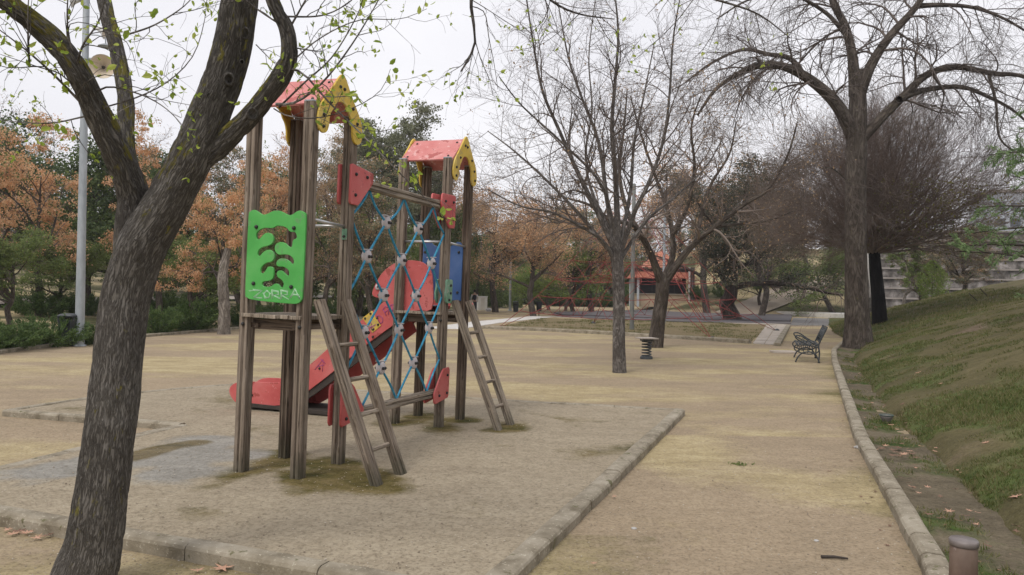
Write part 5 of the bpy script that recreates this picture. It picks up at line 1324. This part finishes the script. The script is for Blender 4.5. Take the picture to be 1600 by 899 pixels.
horn(0, .31, Vector((.35, -1, -.12)).to_track_quat('Z', 'Y').to_matrix().to_4x4(), Vector((.50, -.05, hz_(105))))
horn(0, .2, Vector((1, .2, -.3)).to_track_quat('Z', 'Y').to_matrix().to_4x4(), Vector((.42, .1, hz_(46))))
horn(0, .22, Vector((-.9, -.4, -.1)).to_track_quat('Z', 'Y').to_matrix().to_4x4(), Vector((-.36, .0, hz_(0))))
MB().tube([(0, 0, hz_(92)), (.25, 0, hz_(92)), (.36, .1, hz_(98))], .03, 6).tube([(0, 0, hz_(40)), (.28, .05, hz_(40))], .022, 6).tube([(0, 0, hz_(0)), (-.22, 0, hz_(0))], .022, 6).build('bracket', 'galv', t)
MB().lathe([(.0005, .06), (.09, .05), (.19, 0), (.2, -.02), (.0005, -.03)], 16, (.52, .05, hz_(71))).tube([(.52, .05, hz_(69)), (.5, .05, hz_(58)), (.3, .05, hz_(54)), (0, 0, hz_(54))], .016, 6).build('floodlight', 'galv', t)

def litter_bin(name, loc, s, label, rz=0):
    t = empty(name, loc, rz, label, 'litter bin'); 
    n = 20; prof = [(.19, .02), (.20, .06), (.235, .66), (.245, .68), (.245, .72)]
    q = MB(); vs = []
    for r, z in prof:
        for k in range(n):
            a = 2*PI*k/n; cs, sn = math.cos(a), math.sin(a); e = .45
            vs.append((r*math.copysign(abs(cs)**e, cs)*s, r*.85*math.copysign(abs(sn)**e, sn)*s, z*s))
    q.add(vs, [(i*n+k, i*n+(k+1) % n, (i+1)*n+(k+1) % n, (i+1)*n+k) for i in range(len(prof)-1) for k in range(n)], True); q.build('body', 'bin_plastic', t)
    vs = []; prof = [(.225, .79), (.25, .80), (.25, .84), (.20, .875), (.10, .89), (.001, .893)]
    q = MB()
    for r, z in prof:
        for k in range(n):
            a = 2*PI*k/n; cs, sn = math.cos(a), math.sin(a); e = .5
            vs.append((r*math.copysign(abs(cs)**e, cs)*s, r*.85*math.copysign(abs(sn)**e, sn)*s, z*s))
    q.add(vs, [(i*n+k, i*n+(k+1) % n, (i+1)*n+(k+1) % n, (i+1)*n+k) for i in range(len(prof)-1) for k in range(n)], True); q.build('lid', 'bin_plastic', t)
    for sx in (-1, 1): MB().box((sx*.215*s, 0, .755*s), (.03*s, .30*s, .10*s)).build('lid_support', 'bin_plastic', t)
    MB().box((0, .02*s, .76*s), (.36*s, .26*s, .02*s)).box((0, -.205*s, .60*s), (.2*s, .01, .08*s)).build('liner', 'dark_panel', t)
    return t
lb = G(107, 541)
litter_bin('litter_bin', lb, .98, 'dark grey lidded litter bin standing at the foot of the tall lamp post')
pb = G(806, 477); pb = P(806, 474, 62); pb.z = 0
litter_bin('litter_bin', pb, 1.0, 'dark litter bin beside the middle distant lamp post')
# distant lamp posts
def street_pole(px, py, D_, h, r, label):
    b = P(px, py, D_); b.z = H(b.x, b.y); t = empty('lamp_post', b, 0, label, 'lamp post')
    MB().lathe([(r*1.1, 0), (r, .4), (r*.7, h)], 12).build('pole', 'galv', t)
    MB().lathe([(r*1.8, 0), (r*1.8, .05), (r*1.1, .07)], 12).build('base_flange', 'galv', t)
    MB().lathe([(.0005, .28), (.18, .2), (.26, .05), (.22, 0), (.0005, 0)], 14, (0, 0, h)).build('lamp_head', 'galv', t)
street_pole(797, 474, 66, 8.3, .11, 'distant grey lamp post rising in front of the rusty orange tree')
street_pole(1036, 501, 45, 7.6, .09, 'slim galvanised lamp post in front of the red tiled kiosk')
# pair of black bins on a frame
b = P(836, 494, 53); b.z = 0; t = empty('bin_stand', b, 0, 'pair of black bins hung on a frame at the end of the pale paved path', 'litter bin')
for i, x in enumerate((-.27, .27)):
    MB().lathe([(.17, .35), (.21, .95), (.2, .97), (.0005, .93)], 12, (x, 0, 0)).build('bin', 'dark_panel', t)
    MB().tube([(x, 0, 0), (x, 0, 1.05)], .03, 6).build('leg', 'dark_panel', t)
MB().tube([(-.4, 0, .98), (.4, 0, .98)], .025, 6).build('rail', 'dark_panel', t)
# white cabinet and white bag
b = P(753, 482, 66); b.z = 0; t = empty('utility_cabinet', b, R(20), 'white metal utility cabinet beyond the walking person', 'cabinet')
MB().box((0, 0, .58), (.85, .45, 1.16)).build('body', 'white_box', t, .02); MB().box((0, 0, 1.19), (.92, .52, .06)).build('roof', 'white_box', t, .02); MB().box((0, -.232, .58), (.36, .012, 1.0)).box((.39, -.232, .58), (.01, .014, 1.0)).build('door', 'white_conc', t, .003)
b = P(764, 482, 63); b.z = 0; q = MB(); bm = bmesh.new(); bmesh.ops.create_icosphere(bm, subdivisions=3, radius=.2)
for v in bm.verts: v.co = Vector((v.co.x*1.25, v.co.y*.8, v.co.z*.75))*(1+.35*mnoise.noise(v.co*9)); v.co.z = max(v.co.z+.11, 0)
me = bpy.data.meshes.new('plastic_bag'); bm.to_mesh(me); o = link('plastic_bag', me, 'cloth_white'); o.location = b; tag(o, 'crumpled white bag lying on the kerb right of the white cabinet', 'bag')

# person walking away
def person(b, rz):
    t = empty('person', b, rz, 'person walking away in a dark waistcoat, white sleeves and dark trousers', 'person')
    def skin_body(name, js, es, m, sub=2):
        me = bpy.data.meshes.new(name); me.from_pydata([j[:3] for j in js], es, []); o = link(name, me, m, t)
        sk = o.modifiers.new('s', 'SKIN'); 
        for i, j in enumerate(js):
            d_ = me.skin_vertices[0].data[i]; d_.radius = (j[3], j[4] if len(j) > 4 else j[3]); d_.use_root = i == 0
        su = o.modifiers.new('u', 'SUBSURF'); su.levels = su.render_levels = sub
        dg = bpy.context.evaluated_depsgraph_get(); dg.update(); me2 = bpy.data.meshes.new_from_object(o.evaluated_get(dg)); o.modifiers.clear(); o.data = me2; me2.materials.clear(); me2.materials.append(M[m])
        for p_ in me2.polygons: p_.use_smooth = True
        return o
    body = [(0, 0, .93, .13, .10), (0, 0, 1.12, .13, .095), (0, 0, 1.34, .17, .11), (0, 0, 1.46, .07, .07), (0, .01, 1.53, .052), (0, .015, 1.60, .075, .09), (0, .01, 1.70, .07, .085),
            (-.19, 0, 1.41, .055), (-.25, .0, 1.14, .042), (-.23, .12, .92, .033), (-.225, .16, .84, .030), (.19, 0, 1.41, .055), (.25, -.03, 1.14, .042), (.24, .04, .90, .033), (.235, .07, .82, .030),
            (-.10, 0, .86, .085), (-.11, .08, .48, .058), (-.11, .03, .10, .042), (-.11, .15, .03, .035), (.10, 0, .86, .085), (.11, .0, .48, .058), (.11, -.14, .12, .042), (.11, -.04, .03, .035)]
    es = [(0, 1), (1, 2), (2, 3), (3, 4), (4, 5), (5, 6), (2, 7), (7, 8), (8, 9), (9, 10), (2, 11), (11, 12), (12, 13), (13, 14), (0, 15), (15, 16), (16, 17), (17, 18), (0, 19), (19, 20), (20, 21), (21, 22)]
    skin_body('body', body, es, 'skin')
    skin_body('trousers', [(0, 0, .95, .145, .115), (-.10, 0, .84, .10), (-.11, .08, .48, .075), (-.11, .03, .09, .06), (.10, 0, .84, .10), (.11, 0, .48, .075), (.11, -.13, .10, .06)], [(0, 1), (1, 2), (2, 3), (0, 4), (4, 5), (5, 6)], 'cloth_dark')
    skin_body('waistcoat', [(0, 0, .90, .155, .125), (0, 0, 1.12, .150, .115), (0, 0, 1.34, .185, .125), (0, 0, 1.44, .10, .08)], [(0, 1), (1, 2), (2, 3)], 'cloth_dark')
    for s, dy in ((-1, .12), (1, .04)):
        skin_body('sleeve', [(s*.17, 0, 1.42, .068), (s*.25, -.01, 1.14, .056), (s*.235, dy, .93, .045)], [(0, 1), (1, 2)], 'cloth_white')
    MB().lathe([(.0005, .12), (.06, .105), (.088, .05), (.09, 0), (.08, -.06), (.05, -.09)], 14, (0, -.005, 1.66)).build('hair', 'hair', t)
b = P(741, 489, 56.5); b.z = 0
person(b, R(8))

# kiosk
kb = P(1031, 484, 76); kb.z = H(kb.x, kb.y); k = empty('kiosk', kb, R(2), 'small tan kiosk with black shutters and a stepped red tiled roof', 'kiosk')
MB().box((0, 0, .62), (4.7, 3.4, 1.24)).build('wall', 'plaster', k)
MB().box((0, 0, 1.27), (4.9, 3.6, .06)).build('counter', 'slab', k)
MB().box((0, .2, 2.1), (4.5, 3.0, 1.58)).build('shutter', 'dark_panel', k)
for sx in (-1, 1):
    for sy in (-1, 1): MB().box((sx*2.62, sy*1.95, 1.42), (.20, .20, 2.84)).build('column', 'pale_post', k, .01)
def hip(zb, zt_, bx, by2, tx, ty, name, cx_=0):
    mb = MB(); rows = 9
    for f in range(4):
        for i in range(rows):
            u0, u1 = i/rows, (i+1)/rows
            def ring(u, dz=0):
                x = bx+(tx-bx)*u; y = by2+(ty-by2)*u; z = zb+(zt_-zb)*u+dz
                return [(-x+cx_, -y, z), (x+cx_, -y, z), (x+cx_, y, z), (-x+cx_, y, z)]
            a = ring(u0, .06); b_ = ring(u1, 0); c_2 = ring(u0, 0); g, h = f, (f+1) % 4
            mb.add([a[g], a[h], b_[h], b_[g]], [(0, 1, 2, 3)]); mb.add([c_2[g], c_2[h], a[h], a[g]], [(0, 1, 2, 3)])
    return mb.build(name, 'tile', k)
hip(2.80, 3.45, 2.95, 2.3, 2.6, 1.95, 'lower_roof')
MB().box((.0, 0, 3.58), (5.2, 3.9, .30)).build('fascia', 'eave', k)
MB().box((-.15, 0, 3.78), (5.8, 4.4, .12)).build('eave', 'eave', k)
hip(3.84, 5.55, 1.95, 1.6, .12, .1, 'roof')
for i, x in enumerate((2.3, 2.52, 2.74)): MB().box((x, -2.3, 1.95), (.14, .14, 3.9)).build('post', 'white_conc' if i == 0 else 'eave', k)
for x in (-1.1, 0, 1.1): MB().box((x, -1.32, 2.1), (.05, .03, 1.5)).build('shutter_rail', 'bolt', k)

# spring table
b = G(1010, 561); b.z = 0; t = empty('spring_table', b, R(12), 'square plate on a thick rusty coil spring fixed in the sand', 'spring toy')
MB().tube([(.115*math.cos(a), .115*math.sin(a), .05+.40*a/(2*PI*5.5)) for a in np.linspace(0, 2*PI*5.5, 110)], .017, 8).build('spring', 'iron', t)
MB().box((0, 0, .53), (.46, .46, .028)).build('top_plate', 'slab', t, .004); MB().box((0, 0, .487), (.27, .27, .055)).build('mount', 'iron', t, .01)
MB().lathe([(.16, 0), (.16, .05), (.135, .075), (.0005, .075)], 18).build('base', 'iron', t)
# flat board lying on the sand
a_, b_ = G(1205, 551), G(1242, 552); o = MB().box((0, 0, .03), ((b_-a_).length, .42, .06)).build('concrete_slab', 'slab', None, .008); o.location = (a_+b_)/2; tag(o, 'flat concrete slab set in the sand left of the iron bench', 'slab')

# iron bench
b = G(1262, 567)+Vector((.27, .75, 0)); b.z = 0; t = empty('park_bench', b, R(-109), 'scrollwork cast-iron park bench facing left across the path', 'bench')
def fr(x):
    f = MB(); c = lambda pts, r, n=5: f.tube([(x, p.x, p.y) for p in catmull(pts, n, False)], r, 7)
    # local y: front (-) to back (+)
    c([(-.30, .0), (-.24, .14), (-.12, .25), (.05, .27), (.18, .20), (.27, .0)], .019)
    c([(-.28, .44), (-.33, .40), (-.31, .31), (-.16, .24), (.05, .22), (.20, .26), (.25, .36), (.12, .42), (-.10, .44), (-.28, .44)], .016)
    for u in (-.22, -.12, -.02, .08, .17): c([(u, .24), (u+.01, .34), (u-.01, .435)], .009)
    c([(.24, .0), (.26, .25), (.24, .45), (.33, .68), (.43, .90)], .020)
    c([(.24, .42), (.05, .52), (-.15, .655), (-.27, .68), (-.31, .64), (-.26, .58), (-.12, .50), (.05, .44)], .017)
    for u, v in ((-.18, .60), (-.06, .545), (.05, .49)): c([(u, v-.06), (u+.03, v-.0), (u+.06, v+.01)], .008)
    c([(-.24, .34), (-.14, .30), (-.08, .37)], .008); c([(0, .30), (.08, .28), (.12, .36)], .008)
    return f
L_ = 1.6
for x in (-L_/2, L_/2): fr(x).build('side_frame', 'iron', t)
for i in range(7):
    y = -.27+i*.08; MB().box((0, y, .452+.004*abs(i-3)), (L_-.02, .055, .022)).build('seat_slat', 'iron', t, .004)
bk = MB()
for i in range(5):
    y, z = .28+i*.035, .52+i*.085; bk.tube([(-L_/2, y, z), (L_/2, y, z)], .010, 6)
for i in range(12):
    x = -L_/2+.06+i*(L_-.12)/11; bk.tube([(x, .27, .50), (x+.03, .34, .68), (x, .42, .88)], .008, 5)
bk.tube([(-L_/2, .43, .90), (L_/2, .43, .90)], .017, 7); bk.build('back_grille', 'iron', t)

# rope pyramid
A1, A2 = G(776, 514), G(1113, 531); A1.z = A2.z = 0
e = A2-A1; nn = Vector((-e.y, e.x, 0)); A3, A4 = A2+nn*.95, A1+nn*.95; ctr = (A1+A2+A3+A4)/4; ctr.x -= .45
topz = 6.3
t = empty('rope_pyramid', ctr, 0, 'red rope climbing pyramid hung from a tall grey mast', 'climbing net')
off = -ctr
MB().lathe([(.11, 0), (.10, .3), (.085, topz+.4), (.0005, topz+.45)], 12).build('mast', 'mast', t)
cor = [A1+off, A2+off, A3+off, A4+off]; tp = Vector((0, 0, topz))
net = MB(); rr_ = .0105
def rope(p, q, sag=.0, r=rr_):
    net.tube([p.lerp(q, s)+Vector((0, 0, -sag*math.sin(PI*s))) for s in np.linspace(0, 1, 6)], r, 5)
lv = [.13, .24, .36, .50, .66, .82]
def edge(i, s): 
    c = cor[i]; d = 1-.09*math.sin(PI*min(1, s*1.2)); q = c.lerp(tp, s); return Vector((q.x*d, q.y*d, q.z))
for i in range(4):
    ss = [0]+lv+[1]
    for s0, s1 in zip(ss, ss[1:]): rope(edge(i, s0), edge(i, s1), 0, rr_*1.3)
    rope(cor[i], edge(i, .24)*.8, 0, rr_); rope(cor[i], edge(i, .36)*.72, 0, rr_)
    prev = None
    for li, s in enumerate(lv):
        n_ = max(2, 6-li); a, b_ = edge(i, s), edge((i+1) % 4, s); row = []
        for j in range(n_+1):
            u = j/n_; q = a.lerp(b_, u); pull = .16*math.sin(PI*u)*(1-s*.5); q = Vector((q.x*(1-pull), q.y*(1-pull), q.z-(.25 if li == 0 else .12)*math.sin(PI*u))); row.append(q)
        for p_, q_ in zip(row, row[1:]): rope(p_, q_, .04)
        if prev:
            m_ = len(prev)-1
            for j, q in enumerate(row):
                u = j/(len(row)-1)*m_; j0 = min(int(u), m_); j1 = min(j0+1, m_); rope(q, prev[j0]); 
                if j1 != j0 and li % 2: rope(q, prev[j1])
        if li == 2:
            for j, q in enumerate(row[:-1]):
                rope(q, Vector((q.x*.45, q.y*.45, q.z+.25)), .05); rope(Vector((q.x*.45, q.y*.45, q.z+.25)), Vector((0, 0, q.z+.9)), .02)
                rope(Vector((q.x*.45, q.y*.45, q.z+.25)), Vector((row[j+1].x*.45, row[j+1].y*.45, q.z+.25)), .05)
        prev = row
net.build('rope_web', 'net_red', t)
for c in cor: MB().lathe([(.14, 0), (.12, .06), (.05, .12), (.0005, .13)], 10, (c.x, c.y, 0)).build('anchor', 'iron', t)

# bollard
b = P(1506, 842, 3.56); zt_ = b.z; b.z = .05; hB = zt_-b.z
t = empty('bollard', b, 0, 'short rusty brown metal bollard at the bottom right corner', 'bollard')
MB().lathe([(.060, -.1), (.0595, .3), (.058, hB-.035), (.054, hB-.03)], 28).build('post', 'bollard', t)
MB().lathe([(.054, hB-.032), (.0625, hB-.028), (.063, hB-.008), (.058, hB-.001), (.0005, hB)], 28).build('cap', 'bollard_cap', t)
# green rimmed bowl in the verge
b = S(1385, 661); b = G(1385, 658, .05); b.z = .05
t = empty('bowl', b, 0, 'small grey bowl with a green rim sunk in the earth strip', 'bowl')
MB().lathe([(.05, -.01), (.075, .045), (.083, .07), (.077, .07), (.06, .02), (.0005, .01)], 20).build('cup', 'bollard_cap', t)
MB().lathe([(.083, .068), (.09, .074), (.088, .083), (.078, .08), (.077, .066)], 20).build('rim', 'bowl_green', t)

# stained stone terraces behind the bank
tb_ = P(1386, 497, 62); tr2 = empty('stone_terraces', (tb_.x, tb_.y, 0), R(-6), 'stained grey stone terraces stepping up the hillside behind the bank', 'terraces')
nT = 9
for i in range(nT):
    x0 = i*.12; w_ = 26-x0; h0 = i*.86
    MB().box((x0+w_/2, 1.0+i*.62+2, h0/2+.43-.5), (w_, 4.0, h0+.86+1.0-.1)).build('tier', 'stonewall', tr2)
    MB().box((x0+w_/2, .86+i*.62+.35, h0+.86+.02-.08), (w_+.1, .75, .14)).build('coping', 'stonecap', tr2)
sl_ = MB(); sl_.add([(-.5, .6, 0), (-.1, .6, 0), (.3+nT*.12, 1+nT*.62, nT*.86), (-.15+nT*.12, 1+nT*.62, nT*.86), (-.5, 1.5, -.5), (-.1, 1.5, -.5), (.3+nT*.12, 2.5+nT*.62, nT*.86-1), (-.15+nT*.12, 2.5+nT*.62, nT*.86-1)], [(0, 1, 2, 3), (0, 4, 5, 1), (1, 5, 6, 2), (3, 2, 6, 7), (0, 3, 7, 4)])
sl_.build('white_edge', 'white_conc', tr2)
# pale block beyond
fb = P(1590, 400, 118); fb.z = 0; fo = empty('office_block', fb, R(-10), 'pale blue-grey building glimpsed above the stone terraces at the right', 'building')
MB().box((0, 0, 9), (11, 8, 18)).build('wall', 'facade', fo); MB().box((0, 0, 18.2), (11.4, 8.4, .4)).build('roof', 'stonecap', fo)
for r_ in range(3):
    for c__ in range(5): MB().box((-4.2+c__*2.1, -4.01, 11+r_*2.4), (1.4, .06, 1.2)).build('window', 'glass_dark', fo)

# stakes on the bank
for (x0, y0, x1, y1), lab in (((1529, 470, 1514, 459), 'thin dark stake leaning on the bank, left one of two'), ((1545, 463, 1531, 451), 'thin dark stake leaning on the bank, right one of two')):
    p = S(x0, y0); d_ = Vector(((x1-x0)/F*p.y, 0, -(y1-y0)/F*p.y)); o = MB().tube([(0, 0, -.05), d_], .018, 6).build('stake', 'dark_board'); o.location = p; tag(o, lab, 'stake')

# fallen plane leaves
def leaf_mesh(seed):
    r_ = random.Random(seed); pts = []
    for k in range(5):
        a = PI/2+(k-2)*.95; pts.append((.5*math.cos(a-.38)*r_.uniform(.5, .7), .5*math.sin(a-.38)*.62)); pts.append((math.cos(a-.12)*.62, math.sin(a-.12)*.62)); pts.append((math.cos(a)*r_.uniform(.85, 1.05), math.sin(a)*r_.uniform(.85, 1.05))); pts.append((math.cos(a+.14)*.62, math.sin(a+.14)*.62))
    pts += [(-.14, -.28), (0, -.16), (.05, -.9), (.02, -.9)] if False else [(-.12, -.25), (0, -.75), (.05, -.22)]
    mb = MB(); vs = [(0, 0, .06)]+[(x, y, .22*r_.random()*(x*x+y*y)+.10*mnoise.noise(Vector((x*2, y*2, seed)))) for x, y in pts]
    mb.add(vs, [(0, i, i % len(pts)+1) for i in range(1, len(pts)+1)], True); return mb.mesh('fallen_leaf')
LM = [leaf_mesh(s) for s in range(4)]
for m_ in LM: m_.materials.append(M['dead_leaf'])
LD = [m_.copy() for m_ in LM]
for m_ in LD: m_.materials.clear(); m_.materials.append(M['dark_leaf'])
def fallen(px, py, s, lab, grp, dark=False, z=None):
    p = S(px, py) if z is None else G(px, py, z); r_ = random
    o = bpy.data.objects.new('fallen_leaf', (LD if dark else LM)[r_.randrange(4)]); COL.objects.link(o)
    nx_ = (H(p.x+.1, p.y)-H(p.x-.1, p.y))/.2 if z is None else 0; ny_ = (H(p.x, p.y+.1)-H(p.x, p.y-.1))/.2 if z is None else 0
    nrm = Vector((-nx_, -ny_, 1)).normalized()
    o.matrix_world = Matrix.Translation(p+Vector((0, 0, .008))) @ nrm.to_track_quat('Z', 'Y').to_matrix().to_4x4() @ Matrix.Rotation(r_.random()*6.28, 4, 'Z') @ Matrix.Rotation(r_.uniform(-.25, .25), 4, 'X') @ Matrix.Scale(s, 4)
    tag(o, lab, 'fallen leaf', grp)
fallen(348, 889, .075, 'large orange-brown dry plane leaf in front of the near kerb', None, z=.01)
fallen(308, 893, .045, 'small pale curled leaf left of the large orange leaf by the near kerb', None, z=.01)
fallen(1587, 777, .062, 'pale orange leaf lying on the mossy bank at the right edge', None)
fallen(1539, 693, .05, 'pale orange leaf halfway up the bank', None)
fallen(1435, 583, .06, 'orange leaf high on the bank above the bowl', None)
fallen(960, 777, .03, 'dark red leaf on the sand beside the play area kerb', None, z=.01)
fallen(928, 882, .025, 'small pale leaf on the sand at the bottom edge', None, z=.01)
for x, y in [(12, 829), (28, 832), (42, 834), (20, 836), (58, 842), (75, 838)]: fallen(x, y, random.uniform(.035, .06), 'brown leaf in the heap left of the foreground trunk', 'leaf heap left of the foreground trunk', random.random() < .5, z=.012)
for i in range(26):
    fallen(random.gauss(1408, 22), random.gauss(703, 10), random.uniform(.03, .05), 'reddish brown leaf in the drift on the earth strip', 'leaf drift on the earth strip', i % 3 > 0, z=.062)
for x, y in [(1372, 668), (1392, 665), (1402, 672), (1366, 675), (1338, 596), (1376, 628), (1362, 630), (1450, 805), (1483, 800), (1424, 762), (1497, 815), (1350, 640)]: fallen(x, y, random.uniform(.03, .05), 'single dry leaf scattered along the earth strip', 'single leaves along the earth strip', random.random() < .3, z=.062)
for x, y in [(1568, 868), (1440, 560), (1500, 640), (1470, 600), (1560, 610), (1410, 632)]: fallen(x, y, random.uniform(.035, .05), 'small dry leaf scattered on the grassy bank', 'small leaves on the bank', random.random() < .3)
for i in range(34):
    y = 4.0+9*random.random()**1.5; kx0 = interp(y, [(b, a) for a, b in KERB_R]); p_ = (kx0-.12-.5*random.random()**2, y)
    o = bpy.data.objects.new('fallen_leaf', LD[random.randrange(4)]); COL.objects.link(o); o.location = (p_[0], p_[1], .006); o.rotation_euler = (random.uniform(-.2, .2), random.uniform(-.2, .2), random.random()*6); o.scale = (random.uniform(.012, .028),)*3
    tag(o, 'tiny dark leaf scrap on the sand along the path kerb', 'fallen leaf', 'leaf scraps along the path kerb')
for i in range(110):
    y = 3.6+16*random.random()**1.5; k0 = interp(y, [(b, a) for a, b in KERB_R]); t0 = interp(y, TOE); x = k0+.1+(t0+.1-k0)*random.random()
    o = bpy.data.objects.new('fallen_leaf', (LD if i % 4 else LM)[random.randrange(4)]); COL.objects.link(o); o.location = (x, y, .066); o.rotation_euler = (random.uniform(-.3, .3), random.uniform(-.3, .3), random.random()*6); o.scale = (random.uniform(.014, .036),)*3
    tag(o, 'small brown leaf in the litter on the dark earth strip', 'fallen leaf', 'leaf litter on the earth strip')
# stick and pale stones
p0, p1 = G(1283, 873), G(1325, 876)
o = MB().tube([Vector((0, 0, .012)), (p1-p0)*.5+Vector((0, .01, .014)), (p1-p0)+Vector((0, 0, .012))], [.010, .009, .006], 7).build('stick', 'dark_board'); o.location = p0; tag(o, 'short dark stick lying on the sand path', 'stick')
def stone(px, py, s, lab):
    bm = bmesh.new(); bmesh.ops.create_icosphere(bm, subdivisions=2, radius=s)
    for v in bm.verts: v.co = Vector((v.co.x*1.3, v.co.y, v.co.z*.6))*(1+.3*mnoise.noise(v.co*30))
    me = bpy.data.meshes.new('stone'); bm.to_mesh(me); o = link('stone', me, 'stone'); o.location = G(px, py)+Vector((0, 0, s*.3)); tag(o, lab, 'stone')
stone(1341, 701, .035, 'pale stone on the sand touching the path kerb'); stone(1275, 846, .014, 'small pale stone left of the dark stick'); stone(990, 827, .016, 'small dark stone on the sand near the play area kerb'); stone(893, 823, .016, 'small pale stone beside the right play area kerb')
# weed on the path
wd = G(1155, 727); c = np.repeat(np.array([[0, 0, 0.]]), 60, 0)+rng.normal(size=(60, 3))*np.array([.05, .035, 0]); v, q = leaf_quads(c+np.array([0, 0, .012]), .035, rng, .3)
o = link('weed', mesh_np('weed', v, q), 'leaf_mid'); o.location = wd; tag(o, 'small green weed tuft growing in the middle of the sand path', 'weed')
EXPO = 0.28
def haze():
    hz = MB().box((0, 80, 9.5), (420, 400, 25)).build('haze', None); m = bpy.data.materials.new('haze'); m.use_nodes = True; nt = m.node_tree; nt.nodes.clear()
    o = nt.nodes.new('ShaderNodeOutputMaterial'); v = nt.nodes.new('ShaderNodeVolumePrincipled'); v.inputs['Color'].default_value = (.93, .95, 1, 1); v.inputs['Density'].default_value = .0006; v.inputs['Anisotropy'].default_value = .2
    nt.links.new(v.outputs[0], o.inputs['Volume']); hz.data.materials.append(m); tag(hz, kind='stuff')
haze()
# ================================================================== LIGHT
w = bpy.data.worlds.new('World'); scene.world = w; w.use_nodes = True
nt = w.node_tree; nt.nodes.clear()
SUN_EL, SUN_AZ = 55, 215          # azimuth measured clockwise from +Y
sky = nt.nodes.new('ShaderNodeTexSky'); sky.sky_type = 'NISHITA'; sky.sun_disc = False
sky.sun_elevation = R(SUN_EL); sky.sun_rotation = R(SUN_AZ); sky.air_density = 1.2; sky.dust_density = 6; sky.ozone_density = 1
bg = nt.nodes.new('ShaderNodeBackground'); bg.inputs[1].default_value = .10
tc = nt.nodes.new('ShaderNodeTexCoord'); nz = nt.nodes.new('ShaderNodeTexNoise'); nz.inputs['Scale'].default_value = 1.6; nz.inputs['Detail'].default_value = 3
mp = nt.nodes.new('ShaderNodeMapping'); mp.inputs['Scale'].default_value = (1, 1, 2.6)
nt.links.new(tc.outputs['Generated'], mp.inputs[0]); nt.links.new(mp.outputs[0], nz.inputs['Vector'])
rp = nt.nodes.new('ShaderNodeValToRGB'); rp.color_ramp.elements[0].position = .3; rp.color_ramp.elements[1].position = .75
rp.color_ramp.elements[0].color = (7.2, 7.15, 7.6, 1); rp.color_ramp.elements[1].color = (8.8, 8.7, 9.0, 1)
nt.links.new(nz.outputs[0], rp.inputs[0])
mx = nt.nodes.new('ShaderNodeMix'); mx.data_type = 'RGBA'; mx.inputs[0].default_value = .93
nt.links.new(sky.outputs[0], mx.inputs[6]); nt.links.new(rp.outputs[0], mx.inputs[7]); nt.links.new(mx.outputs[2], bg.inputs[0])
ow = nt.nodes.new('ShaderNodeOutputWorld'); nt.links.new(bg.outputs[0], ow.inputs[0])
sd = bpy.data.lights.new('sun', 'SUN'); sd.energy = 1.3; sd.angle = R(18); sd.color = (1, .95, .88)
so = bpy.data.objects.new('sun', sd); COL.objects.link(so)
dv = Vector((math.sin(R(SUN_AZ))*math.cos(R(SUN_EL)), math.cos(R(SUN_AZ))*math.cos(R(SUN_EL)), math.sin(R(SUN_EL))))
so.rotation_euler = dv.to_track_quat('Z', 'Y').to_euler()
vs_ = scene.view_settings; scene.display_settings.display_device = 'sRGB'; vs_.view_transform = 'Standard'; vs_.look = 'None'; vs_.gamma = 1; vs_.exposure = EXPO
cy_ = scene.cycles; cy_.max_bounces = 5; cy_.diffuse_bounces = 3; cy_.glossy_bounces = 2; cy_.transmission_bounces = 3; cy_.transparent_max_bounces = 4; cy_.use_denoising = True
